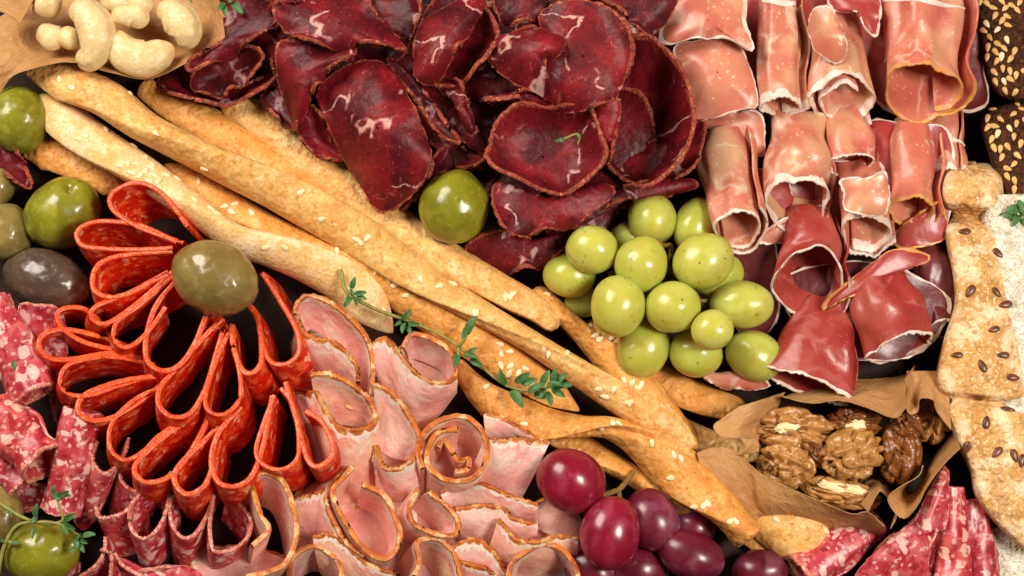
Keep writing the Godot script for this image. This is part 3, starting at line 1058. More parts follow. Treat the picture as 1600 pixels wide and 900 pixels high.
func breadsticks() -> void:
	breadstick("long pale breadstick lying on top, its tip under the cashew paper",
		pts([40, 112, 70, 100, 124, 85, 165, 152, 100, 230, 200, 112, 330, 252, 112, 440, 303, 110, 560, 369, 108, 640, 424, 106, 720, 470, 104, 800, 517, 102, 870, 560, 100, 950, 612, 98, 1020, 655, 96, 1092, 702, 90]),
		[28, 37, 40, 38, 36, 33, 31, 30, 30, 29, 28, 28, 27, 24],
		[203, 145, 503, 342, 562, 378, 318, 262, 470, 300, 556, 374, 708, 443, 686, 447, 742, 490, 760, 465, 935, 608, 945, 620, 918, 618, 960, 658, 985, 630, 560, 460],
		{"tw0": 0.0, "tw1": 6.2, "more_seeds": 12, "tip": 1.0, "endl": 2.0, "mat": "stick0"})
	breadstick("breadstick with a thick cluster of sesame seeds, dusted with flour",
		pts([62, 148, 66, 110, 196, 74, 160, 232, 84, 230, 276, 92, 300, 326, 98, 365, 374, 100, 420, 392, 98, 480, 413, 94, 545, 448, 88, 612, 520, 74]),
		[28, 34, 37, 38, 37, 33, 33, 34, 34, 28],
		[133, 211, 165, 201, 208, 226, 228, 245, 200, 256, 212, 256, 236, 262, 228, 266, 219, 274, 205, 270, 238, 273, 248, 283, 259, 273, 277, 279, 272, 265, 190, 208, 262, 256, 232, 283, 122, 217, 304, 312, 330, 326, 340, 334, 385, 351, 318, 300, 246, 294, 186, 259],
		{"tw0": 0.0, "tw1": 3.1, "more_seeds": 6, "tip": 1.0, "endl": 1.6, "mat": "stick_floury"})
	breadstick("long golden breadstick wedged under the pale one, beneath the thyme",
		pts([258, 258, 52, 330, 305, 56, 410, 350, 62, 496, 388, 68, 557, 416, 74, 628, 464, 78, 699, 504, 80, 763, 545, 80, 820, 586, 76, 905, 642, 66]),
		[20, 26, 28, 28, 29, 30, 31, 30, 28, 22],
		[588, 424, 608, 437, 617, 446, 783, 572, 797, 572, 796, 584, 810, 583, 822, 576, 832, 600, 873, 636, 350, 322, 362, 331, 366, 318],
		{"tw0": 0.0, "tw1": 4.0, "more_seeds": 8, "tip": 1.0, "endl": 1.5, "mat": "stick1"})
	breadstick("twisted brown breadstick with a broken end beside the red grapes",
		pts([712, 566, 60, 748, 610, 72, 792, 642, 84, 850, 660, 92, 905, 664, 94, 955, 668, 94, 1010, 698, 92, 1065, 738, 90, 1125, 788, 86, 1172, 842, 80]),
		[22, 27, 29, 27, 25, 30, 35, 37, 38, 40],
		[940, 669, 957, 660, 1016, 745, 1047, 747, 1084, 792, 1100, 789, 1106, 786, 1142, 814, 1064, 716, 1019, 693, 925, 643],
		{"tw0": 1.4, "tw1": 8.0, "more_seeds": 7, "endl": 0.15, "crease": 0.3, "mat": "stick1"})
	breadstick("thin breadstick pressed under the twisted brown one",
		pts([800, 630, 34, 872, 678, 40, 930, 712, 44, 988, 745, 46, 1050, 790, 44, 1100, 830, 38]), [24, 27, 27, 26, 24, 18], [],
		{"tw0": 0.2, "tw1": 2.0, "mat": "stick1"})
	breadstick("smooth breadstick under the edge of the dried beef",
		pts([222, 132, 46, 262, 158, 50, 320, 190, 54, 400, 244, 56, 497, 305, 54, 600, 375, 50, 715, 446, 46]), [18, 28, 31, 30, 29, 27, 20], [],
		{"tw0": 0.1, "tw1": 0.9, "mat": "stick1"})
	breadstick("pale smooth breadstick running from the dried beef to the green grapes",
		pts([350, 158, 46, 417, 195, 50, 483, 246, 56, 545, 294, 62, 620, 346, 70, 700, 402, 76, 780, 450, 78, 840, 484, 76, 872, 512, 72]), [22, 27, 29, 29, 29, 30, 31, 30, 22],
		[712, 441, 802, 459, 790, 465, 798, 462, 650, 400], {"tw0": 0.0, "tw1": 0.8, "endl": 0.7, "wob": 1.4, "mat": "stick2"})
	breadstick("golden breadstick with seeds along the green grapes",
		pts([830, 455, 50, 880, 498, 56, 930, 545, 62, 985, 595, 66, 1030, 640, 64, 1088, 700, 58]), [22, 25, 26, 27, 26, 22],
		[893, 553, 922, 570, 915, 575, 988, 598, 1002, 602, 930, 525, 938, 530, 1043, 690], {"tw0": 0.5, "tw1": 4.6, "more_seeds": 7, "mat": "stick1"})
	breadstick("pale breadstick lying below the green grapes, seeds on its side",
		pts([915, 505, 26, 960, 545, 28, 1020, 590, 30, 1085, 622, 30, 1165, 646, 28]), [22, 25, 27, 27, 22],
		[922, 512, 935, 524, 957, 528, 948, 545], {"tw0": 0.0, "tw1": 0.6, "mat": "stick1"})
	breadstick("pale breadstick half covered by the walnut paper",
		pts([1040, 660, 24, 1085, 682, 26, 1130, 697, 26, 1190, 712, 24]), [18, 20, 20, 16], [], {"tw0": 0.0, "tw1": 0.6, "mat": "stick2"})
	breadstick("smooth curved breadstick with a pointed tip between green olives",
		pts([36, 244, 40, 68, 240, 42, 105, 248, 44, 150, 268, 44, 180, 286, 42, 206, 304, 38]), [12, 26, 28, 29, 28, 24], [], {"tw0": 0.0, "tw1": 0.5, "tip": 1.0, "endl": 1.1, "wob": 1.2, "mat": "stick1"})
	breadstick("cut breadstick stub peeping out under the walnut paper",
		pts([1180, 770, 40, 1225, 812, 44, 1262, 838, 44, 1285, 858, 40]), [40, 46, 46, 36], [1213, 812, 1300, 814, 1291, 828],
		{"endl": 0.4, "tw0": -0.3, "tw1": 0.2, "mat": "stick0"})
	breadstick("dark shaded breadstick under the broken end of the twisted one",
		pts([1140, 800, 18, 1200, 848, 20, 1262, 890, 20]), [22, 24, 20], [], {"tw0": 0.0, "tw1": 0.4, "mat": "stick1"})

const F2 := [250, 0, 3.0]
const F3 := [600, 0, 2.142]
func beef(label: String, sheets: Array, f: Array, tint: int, up := 0.0) -> void:
	var l := []
	for s in sheets:
		l.append([pts(s[0], f, up), s[1]])
	slice("dried_beef_slice", label, "dried beef slice", "air-dried beef slices", l, {"th": 6.5, "band": 0.045, "wob": 9.0, "freq": 0.011, "ragged": 3.0, "nu": 84, "ruffle": 20.0, "face": M["beef%d" % tint], "rim": M.beef_crust, "rim_name": "spice_crust", "tile": 0.09})

func beef_slices() -> void:
	var any := "dark crimson dried beef slice half buried in the pile"
	beef("dried beef slice at the foot of the pile, lying over two smooth breadsticks", [[[0, 350, 70, 60, 325, 75, 140, 300, 80, 150, 400, 60, 240, 440, 62, 400, 420, 66, 560, 360, 80, 545, 405, 90, 420, 470, 88, 280, 495, 85, 120, 475, 82, 20, 415, 76], -15]], F2, 1)
	beef("small dark dried beef slice cupped inside the one over the smooth breadsticks", [[[140, 400, 105, 150, 345, 110, 240, 285, 112, 330, 240, 112, 430, 240, 112, 490, 290, 110, 420, 360, 112, 330, 430, 110, 230, 450, 108], -20]], F2, 1)
	beef("dried beef slice with a white fat corner leaning on the cashew paper", [[[310, 0, 120, 530, 0, 150, 545, 110, 160, 430, 180, 150, 350, 240, 140, 250, 290, 128, 150, 350, 116, 140, 310, 112, 230, 255, 112, 310, 195, 116], 12]], F2, 1)
	beef("narrow upright dried beef fold with a white vein beside the cone-shaped slice", [[[430, 200, 125, 540, 130, 150, 575, 140, 155, 568, 340, 130, 540, 372, 118, 500, 265, 118], 0]], F2, 0)
	beef("dried beef slice with a branching white vein and a thick orange crust", [[[530, 60, 190, 640, 0, 175, 900, -20, 180, 1000, 70, 185, 1100, 180, 195, 1140, 250, 200, 1050, 215, 200, 900, 215, 200, 760, 228, 200, 620, 178, 198, 545, 105, 195], 15]], F2, 0)
	beef(any, [[[490, 30, 185, 540, 5, 190, 640, -30, 190, 650, 0, 195, 580, 25, 195, 510, 42, 190], 2]], F2, 0)
	beef("dried beef slice wrapped into a narrow cone, its point down", [[[570, 230, 150, 680, 215, 165, 900, 240, 180, 925, 260, 178, 800, 345, 180, 710, 455, 172, 660, 545, 160, 640, 590, 140, 590, 460, 130, 565, 370, 135], 30], [[710, 470, 150, 800, 600, 120, 865, 725, 100, 760, 722, 110, 680, 665, 118, 648, 590, 128, 660, 520, 140], -25]], F2, 0)
	beef("dark dried beef edge lying on the pale smooth breadstick", [[[470, 470, 90, 560, 420, 100, 640, 560, 105, 645, 625, 100, 550, 575, 95], -5]], F2, 1)
	beef("large bright red dried beef slice with a star-shaped white vein", [[[495, 150, 120, 540, 110, 130, 600, 103, 140, 635, 150, 190, 665, 215, 185, 668, 260, 160, 640, 305, 120, 598, 335, 80, 565, 290, 100, 525, 220, 125], 55], [[605, 100, 120, 650, 180, 110, 677, 240, 110, 670, 285, 105, 640, 322, 85, 600, 342, 60, 540, 310, 50, 580, 200, 80], -10]], [0, 0, 1], 2)
	beef("tall dried beef fold with a bright red flank and a dark hollow", [[[95, 240, 200, 100, 120, 190, 150, 50, 185, 330, -5, 200, 285, 90, 215, 205, 205, 218, 160, 272, 205, 110, 275, 203], 30], [[330, 10, 190, 382, 80, 205, 375, 150, 205, 310, 230, 200, 250, 272, 196, 170, 275, 190, 200, 200, 160, 270, 90, 160], -30]], F3, 2)
	beef("broad round dried beef slice with white veins along its top edge", [[[540, 30, 210, 650, 5, 200, 740, 18, 205, 810, 70, 215, 847, 160, 220, 832, 240, 218, 790, 310, 212, 720, 355, 205, 650, 364, 200, 590, 332, 205, 550, 270, 225, 548, 215, 232, 560, 120, 225], 12], [[360, 200, 190, 390, 130, 200, 470, 105, 215, 570, 108, 228, 607, 112, 235, 605, 165, 240, 552, 200, 243, 546, 250, 238, 592, 333, 215, 500, 305, 200, 420, 265, 190], 40]], F3, 2)
	beef("oval dried beef slice curled into a deep bowl against the cured ham", [[[790, 140, 190, 840, 125, 200, 910, 118, 205, 980, 170, 205, 1030, 270, 205, 1047, 380, 200, 1030, 480, 190, 980, 560, 175, 900, 612, 165, 820, 592, 150, 760, 540, 140, 735, 480, 130, 760, 300, 130], -100]], F3, 0)
	beef(any, [[[1060, 420, 120, 1030, 560, 110, 950, 610, 105, 820, 610, 100, 740, 560, 95, 830, 500, 90, 980, 450, 95], 0]], F3, 0)
	beef("dried beef slice shaped like a shallow flower with a dry twig in it", [[[350, 480, 205, 372, 400, 205, 450, 350, 195, 560, 358, 190, 680, 368, 185, 728, 470, 195, 742, 530, 195, 690, 590, 190, 610, 647, 185, 560, 642, 190, 450, 612, 192, 370, 572, 200, 338, 510, 205], -50]], F3, 0)
	beef("wide dried beef slice between the green olive and the green grapes", [[[370, 600, 150, 460, 640, 150, 560, 655, 150, 720, 610, 150, 765, 640, 145, 690, 700, 150, 640, 742, 150, 560, 762, 148, 470, 782, 146, 400, 772, 145, 362, 690, 148], 14]], F3, 0)
	beef("long thin dried beef edge stretching above the green grapes", [[[640, 742, 115, 760, 650, 120, 900, 615, 120, 1030, 600, 120, 1042, 622, 118, 800, 675, 118, 720, 722, 112, 660, 762, 108], 4]], F3, 1)
	beef("dried beef slice lying on the breadstick, under the wide slice by the green olive", [[[270, 820, 80, 380, 770, 90, 500, 790, 90, 640, 760, 95, 600, 825, 88, 540, 872, 80, 430, 897, 78, 330, 882, 76], 8]], F3, 0)
	beef(any, [[[10, 200, 150, 60, 215, 160, 150, 320, 165, 215, 420, 160, 260, 480, 150, 190, 455, 150, 110, 340, 150, 50, 260, 150], -6]], F3, 1)
	beef(any, [[[80, 270, 140, 150, 280, 150, 240, 370, 150, 330, 470, 145, 340, 510, 140, 250, 470, 135, 150, 350, 130], -8]], F3, 1)
	beef("small dried beef corner just above the green olive", [[[155, 600, 90, 180, 540, 95, 240, 490, 100, 345, 550, 105, 330, 575, 100, 250, 570, 95], 8]], F3, 0)
	beef(any, [[[190, 280, 160, 250, 275, 175, 300, 420, 180, 280, 430, 170, 230, 330, 165], 5]], F3, 2)
	beef(any, [[[270, 290, 150, 370, 200, 165, 455, 290, 165, 400, 335, 160, 310, 335, 150], 10]], F3, 1)
	beef(any, [[[740, 0, 180, 970, -20, 190, 965, 50, 185, 900, 115, 180, 850, 110, 178, 810, 50, 180], 8]], F3, 1)
	beef(any, [[[380, 0, 190, 540, -10, 200, 540, 60, 200, 460, 85, 195, 390, 75, 190], 6]], F3, 1)
	beef(any, [[[340, 345, 180, 450, 320, 190, 560, 310, 195, 572, 350, 190, 450, 345, 185], 2]], F3, 2)
	beef(any, [[[690, 380, 190, 795, 330, 200, 770, 520, 175, 742, 532, 170, 720, 450, 165], 6]], F3, 2)
	beef(any, [[[20, 120, 140, -40, 0, 130, 80, -20, 150, 130, 30, 160, 100, 130, 150], 5]], F3, 1)
	beef(any, [[[130, 260, 110, 340, 320, 110, 360, 500, 110, 250, 560, 100, 110, 400, 110], 0]], F3, 1)
	beef(any, [[[300, 60, 120, 520, 60, 130, 600, 330, 120, 420, 420, 115, 280, 300, 115], -5]], F3, 1)
	beef(any, [[[560, 330, 105, 860, 330, 110, 900, 600, 90, 640, 640, 90, 540, 480, 100], -5]], F3, 1)
	for q in [[[420, 40], 70, 60], [[470, 110], 60, 70], [[560, 40], 75, 90], [[650, 60], 70, 80], [[620, 160], 60, 70], [[740, 40], 75, 90], [[860, 60], 80, 80], [[980, 30], 70, 90], [[1010, 120], 55, 60], [[900, 160], 60, 70], [[720, 200], 55, 80], [[800, 270], 55, 60], [[900, 330], 60, 60], [[1000, 290], 55, 60]]:
		var ring := []
		for k in 9:
			var an := TAU * k / 9.0
			var rr: float = q[1] * rng.randf_range(0.85, 1.15)
			ring.append_array([q[0][0] + cos(an) * rr, q[0][1] + sin(an) * rr * 0.8, q[2] + rng.randf_range(-18, 18)])
		beef(any, [[ring, rng.randf_range(-14, 14)]], [0, 0, 1], 1)
	beef("dark dried beef corner between the two green olives", [[[-20, 236, 50, 27, 240, 55, 43, 267, 60, 52, 295, 55, 30, 290, 40, 0, 262, 40, -20, 255, 40], 2]], [0, 0, 1], 1)

const F4 := [1020, 0, 3.0]
const F5 := [1060, 180, 1.875]
func cured(label: String, sheets: Array, f: Array, tint: int, band := 0.06, rim := "fat", th := 4.0) -> void:
	var l := []
	for s in sheets:
		l.append([pts(s[0], f, s[2] if s.size() > 2 else 0.0), s[1]])
	slice("cured_ham_slice", label, "cured ham", "cured ham slices laid flat or folded", l, {"th": th, "band": band, "wob": 8.0, "freq": 0.011, "ragged": 2.0, "ruffle": 8.0, "face": M["cured%d" % tint], "rim": M[rim], "rim_name": "fat_rim", "tile": 0.10})

func croll(label: String, a: Array, b: Array, f: Array, ro: Dictionary, tint: int, band := 0.05, rim := "fat", bands := []) -> void:
	var pa := at(f[0] + a[0] / f[2], f[1] + a[1] / f[2], a[2])
	var pb := at(f[0] + b[0] / f[2], f[1] + b[1] / f[2], b[2])
	var n := roll(label, "cured ham slices rolled into tubes", pa, a[3], pb, b[3], ro,
		{"nu": 84, "nv": 24, "th": 3.6, "band": band, "wob": ro.get("wob", 13.0), "freq": 0.011, "ragged": 2.4, "face": M["cured%d" % tint], "rim": M[rim], "rim_name": "fat_rim", "tile": 0.085})
	for t in bands:
		fat_band(n[0], n[1], pa, a[3], pb, b[3], t, 10.0, M.fat)

func cured_ham() -> void:
	# fillers low between the rolls
	var low := "cured ham slice lying under the rolls, only a sliver showing"
	cured(low, [[[100, 160, 60, 220, 150, 66, 330, 200, 66, 330, 330, 58, 200, 340, 52, 110, 280, 52], 5, 24.0]], F5, 3)
	cured(low, [[[330, 120, 62, 480, 130, 66, 600, 140, 66, 620, 330, 58, 480, 360, 54, 360, 300, 54], 5, 24.0]], F5, 3)
	cured(low, [[[560, 20, 62, 680, 30, 66, 800, 60, 62, 790, 330, 52, 650, 360, 50, 590, 200, 54], 5, 24.0]], F5, 3)
	cured(low, [[[380, -60, 66, 760, -60, 72, 1080, -60, 72, 1090, 300, 64, 760, 380, 60, 430, 330, 60], 5, 24.0]], F4, 3)
	cured(low, [[[1000, -60, 62, 1240, -60, 66, 1460, -40, 62, 1470, 420, 56, 1240, 560, 54, 1020, 420, 56], 5, 24.0]], F4, 3)
	cured(low, [[[300, 480, 46, 520, 430, 56, 700, 480, 56, 790, 560, 48, 700, 700, 40, 480, 720, 40, 340, 620, 40], 5, 24.0]], F5, 4)
	# third row, dark
	cured("dark red cured ham slice standing behind the green grapes", [[[150, 370, 70, 280, 360, 80, 300, 600, 60, 200, 655, 45, 140, 500, 50], 5]], F5, 4)
	cured("thin cured ham sliver on the pale breadstick under the grapes", [[[70, 770, 62, 200, 758, 66, 265, 800, 60, 140, 803, 58], 3]], F5, 2)
	croll("dark purple-red cured ham roll pressed against the white bread", [722, 390, 60, 40], [780, 625, 72, 38], F5, {"cut": 0.3, "a0": 2.6}, 4, 0.02)
	croll("dark red cured ham roll standing on the folded walnut paper", [565, 460, 78, 52], [645, 670, 98, 62], F5, {"cut": 0.1, "a0": 3.6, "turns": 1.15, "inner": 0.85}, 3, 0.03)
	croll("flaring cured ham roll whose ragged end overhangs the walnuts", [450, 560, 82, 44], [370, 790, 108, 84], F5, {"cut": 0.1, "a0": 3.5, "turns": 1.1, "squash": 0.42, "inner": 0.85}, 3, 0.04)
	cured("long pointed cured ham piece with an amber edge across the dark rolls", [[[420, 575, 104, 440, 535, 112, 560, 440, 118, 640, 392, 118, 738, 420, 112, 640, 462, 110, 480, 545, 104], 8]], F5, 3, 0.1, "amber_fat")
	croll("deep red cured ham cone with a wide dark mouth beside the grapes", [390, 290, 85, 40], [388, 490, 122, 62], F5, {"cut": 0.75, "a0": 2.9, "turns": 1.05, "inner": 0.8, "squash": 0.85}, 3, 0.02)
	cured("folded cured ham edge below the salmon roll next to the white bread", [[[640, 335, 95, 700, 290, 105, 762, 260, 105, 778, 360, 95, 650, 392, 90], 6]], F5, 3, 0.1, "amber_fat")
	# second row
	cured("pale cured ham end tucked under the roll with the white fat arc", [[[235, 360, 95, 300, 310, 100, 420, 258, 100, 440, 300, 95, 350, 350, 92, 270, 375, 90], 5]], F5, 1, 0.14)
	croll("small cured ham roll with a white band beside the dark gap", [785, -10, 72, 30], [790, 165, 84, 27], F5, {"cut": 0.2, "a0": 2.4}, 2, 0.1, "fat", [0.55])
	croll("cured ham roll with a white spiral end under the small torn flap", [540, 150, 78, 42], [560, 350, 118, 45], F5, {"cut": 0.75, "a0": 3.4, "turns": 1.35, "squash": 0.78}, 1, 0.11)
	cured("small torn cured ham flap on the roll with the white spiral end", [[[490, 220, 158, 480, 185, 158, 560, 180, 164, 612, 165, 164, 622, 260, 160, 590, 285, 158, 500, 275, 158], 8]], F5, 1, 0.1)
	croll("cured ham roll with a soft plain end between the double spiral and the torn flap", [500, 0, 82, 44], [512, 150, 122, 50], F5, {"cut": 0.0, "a0": 3.6, "turns": 1.1}, 2, 0.02)
	croll("salmon cured ham roll with an orange rim beside the white bread", [690, 10, 82, 38], [692, 275, 122, 48], F5, {"cut": 0.35, "a0": 3.0, "turns": 1.2}, 2, 0.035, "amber_fat")
	croll("cured ham roll with a white fat arc over its mouth", [345, 20, 82, 52], [350, 270, 126, 58], F5, {"cut": 0.75, "a0": 3.5, "turns": 1.08, "inner": 0.82}, 1, 0.11)
	croll("cured ham roll with a small curled mouth above the green grapes", [150, 60, 80, 54], [188, 325, 126, 48], F5, {"cut": 0.65, "a0": 2.3, "turns": 1.5, "squash": 0.8}, 1, 0.03)
	# top row
	cured("flat pink cured ham slice with veins beside the bowl-shaped beef", [[[110, 220, 112, 230, 185, 122, 340, 160, 130, 450, 270, 130, 500, 480, 122, 440, 505, 124, 210, 552, 118, 180, 430, 112], 22], [[190, 560, 92, 350, 540, 104, 495, 540, 106, 522, 690, 96, 500, 732, 92, 370, 640, 104, 240, 592, 98], 10]], F4, 1, 0.05)
	cured("cured ham slice with a broad white fat band, above the flat pink one", [[[80, -40, 130, 400, -40, 140, 430, 100, 150, 462, 242, 150, 350, 182, 156, 200, 172, 152, 50, 195, 142, 40, 100, 135], 24]], F4, 2, 0.13)
	cured("dark red cured ham flap with a frayed white edge beside the rye bread", [[[1430, -40, 90, 1520, -40, 95, 1545, 300, 80, 1565, 480, 72, 1450, 505, 70, 1425, 300, 78], 6]], F4, 4, 0.06)
	croll("narrow cured ham roll with one white fat band across it", [600, -90, 104, 41], [610, 495, 132, 41], F4, {"cut": 0.15, "a0": 3.3, "turns": 1.2, "squash": 0.72}, 1, 0.07, "fat", [0.2])
	croll("pale cured ham roll with a white double spiral end", [840, 60, 98, 38], [893, 460, 134, 62], F4, {"cut": 0.7, "a0": 4.0, "turns": 1.75, "squash": 0.72, "inner": 0.5}, 1, 0.085)
	cured("torn cured ham scrap curling over the double spiral roll", [[[735, 60, 166, 790, 25, 178, 850, 60, 188, 905, 215, 178, 850, 282, 164, 740, 200, 156], 14]], F4, 1, 0.06)
	cured("red cured ham end with a white fat strip between two rolls", [[[840, -40, 140, 1050, -40, 150, 1052, 165, 150, 1000, 150, 150, 950, 60, 150, 850, 45, 145], 12]], F4, 3, 0.14)
	croll("widest cured ham roll with an amber mouth and white streaks", [1258, -100, 118, 70], [1260, 430, 146, 68], F4, {"cut": 0.75, "a0": 2.9, "turns": 1.2, "squash": 0.72, "inner": 0.7}, 2, 0.04, "amber_fat", [0.27])

func loaf(label: String, called: String, category: String, rows: Array, o: Dictionary, part_name: String, m: Material) -> Array:
	var c := base_of(rows[rows.size() / 2])
	var n := thing(called, label, category, Vector3(c.x, 0, c.z))
	var part := solid(rows, o)
	put(n, part_name, part, m)
	return [n, part]

func breads() -> void:
	var cell := noise(301, 0.5, FastNoiseLite.TYPE_CELLULAR, FastNoiseLite.FRACTAL_NONE)
	# white bread: sections down the picture: left edge x, plan y, height
	var rows := []
	for e in [[1490, 244, 60, 1545], [1474, 262, 108, 1562], [1467, 290, 118, 1566], [1470, 312, 116, 1562], [1482, 330, 78, 1556], [1474, 350, 112, 1566], [1478, 385, 116, 1570], [1488, 430, 118, 1575], [1488, 475, 118, 1584], [1470, 530, 120, 1590], [1460, 585, 120, 1596], [1466, 612, 118, 1600], [1476, 626, 98, 1600], [1474, 645, 118, 1604], [1490, 690, 118, 1610], [1512, 735, 116, 1616], [1522, 775, 112, 1624], [1552, 815, 106, 1634], [1600, 860, 98, 1644]]:
		var x: float = e[0]; var y: float = e[1]; var h: float = e[2]; var r: float = e[3]
		rows.append(pts([x, y, h * 0.5, x + 3, y, h * 0.92, x + 12, y, h + 2, x + 34, y, h + 5, (x + r) * 0.5, y + 3, h + 6, r - 20, y + 4, h + 4, r - 4, y + 4, h - 4, r, y + 6, h * 0.6, r - 6, y + 6, 6, (x + r) * 0.5, y + 3, 5, x + 4, y, 6]))
	var b := loaf("long slice of white bread with golden crust and brown flax seeds", "white_bread", "bread", rows, {"nu": 72, "nv": 210, "wob": 12.0, "freq": 0.016, "fine": 7.0}, "crust", M.crust)
	var crumb := []
	for e in [[1558, 300], [1562, 380], [1572, 460], [1576, 540], [1586, 620], [1592, 700], [1606, 780], [1630, 860]]:
		var x: float = e[0]; var y: float = e[1]
		crumb.append(pts([x - 26, y, 60, x - 18, y, 104, x + 4, y, 117, x + 60, y, 116, x + 130, y, 96, x + 140, y, 8, x, y, 8]))
	var cp := solid(crumb, {"nu": 70, "nv": 150, "wob": 4.0, "freq": 0.03, "fine": 2.5, "pit": 12.0, "pitfreq": 0.11, "cell": cell})
	put(b[0], "crumb", cp, M.crumb)
	for q in [[1516, 455], [1557, 457], [1571, 476], [1553, 515], [1567, 555], [1495, 555], [1466, 592], [1583, 590], [1535, 572], [1558, 707], [1585, 712], [1510, 700], [1507, 362], [1569, 382], [1560, 396], [1530, 620], [1541, 660], [1597, 720], [1575, 640]]:
		var s := drop(b[1], q[0], q[1], 115)
		if s.is_empty():
			s = drop(cp, q[0], q[1], 100)
		if s:
			inst(b[0], "flax_seed", flax_mesh, M.flax, on(s, rng.randf() * TAU, rng.randf_range(9, 12), 0.8))
	# second slice in the corner
	rows = []
	for e in [[1545, 822], [1538, 850], [1534, 880], [1530, 930]]:
		var x: float = e[0]; var y: float = e[1]
		rows.append(pts([x, y, 10, x + 2, y, 36, x + 14, y, 44, x + 120, y, 46, x + 200, y, 44, x + 200, y, 6, x + 60, y, 5]))
	loaf("grey-white crumb of a bread slice lying lowest beside the coarse salami", "bread_slice", "bread", rows, {"nu": 70, "nv": 60, "wob": 3.0, "freq": 0.03, "fine": 1.5, "pit": 14.0, "pitfreq": 0.13, "cell": cell}, "crumb", M.crumb)
	# two dark slices with sesame
	var specs := [["dark rye slice thick with sesame beside the widest ham roll", [[1524, -30, 95], [1527, 20, 105], [1534, 70, 108], [1542, 115, 104], [1560, 148, 92], [1592, 160, 70]]],
		["dark rye slice with sesame just above the white bread", [[1580, 158, 70], [1545, 172, 92], [1533, 190, 96], [1542, 225, 96], [1553, 262, 92], [1570, 300, 84], [1610, 330, 66]]]]
	for sp in specs:
		rows = []
		for e in sp[1]:
			var x: float = e[0]; var y: float = e[1]; var h: float = e[2]
			rows.append(pts([x, y, h * 0.5, x + 3, y, h * 0.9, x + 16, y, h, x + 70, y + 4, h + 4, x + 130, y + 4, h, x + 132, y, 8, x + 60, y, 6, x + 6, y, 8]))
		var rb := loaf(sp[0], "rye_bread", "bread", rows, {"nu": 64, "nv": 90, "wob": 3.5, "freq": 0.03, "fine": 3.0}, "crumb", M.rye)
		var y0: float = sp[1][0][1]
		var y1: float = sp[1][sp[1].size() - 1][1]
		var laid := []
		for i in 500:
			var x := rng.randf_range(1526, 1640)
			var y := rng.randf_range(maxf(y0, -10), y1)
			if nz.get_noise_2d(x * 0.9, y * 0.9) < -0.05 - (0.25 if x < 1585 else -0.12):
				continue
			var crowded := false
			for q in laid:
				crowded = crowded or q.distance_to(Vector2(x, y)) < 10.5
			if crowded:
				continue
			var s := drop(rb[1], x, y, 104)
			if s and s[1].y > 0.45:
				laid.append(Vector2(x, y))
				inst(rb[0], "sesame_seed", seed_mesh, M.sesame if rng.randf() < 0.15 else M.sesame_toasted, on(s, rng.randf_range(0.2, 2.4), rng.randf_range(6.8, 8.0), 1.4))

const F1 := [0, 0, 3.0]
const F8 := [1080, 600, 3.0]
func paper_flap(n: Node3D, a: Array, b: Array, f: Array, wob := 4.0, mid := []) -> void:
	var rows := [pts(a, f)]
	if mid:
		rows.append(pts(mid, f))
	rows.append(pts(b, f))
	sheet(n, rows, {"nu": 40, "nv": 16, "th": 1.3, "band": 0.03, "wob": wob, "freq": 0.016, "ragged": 0.6, "face": M.kraft, "rim": M.kraft, "face_name": "fold", "rim_name": "cut_edge", "tile": 0.045})

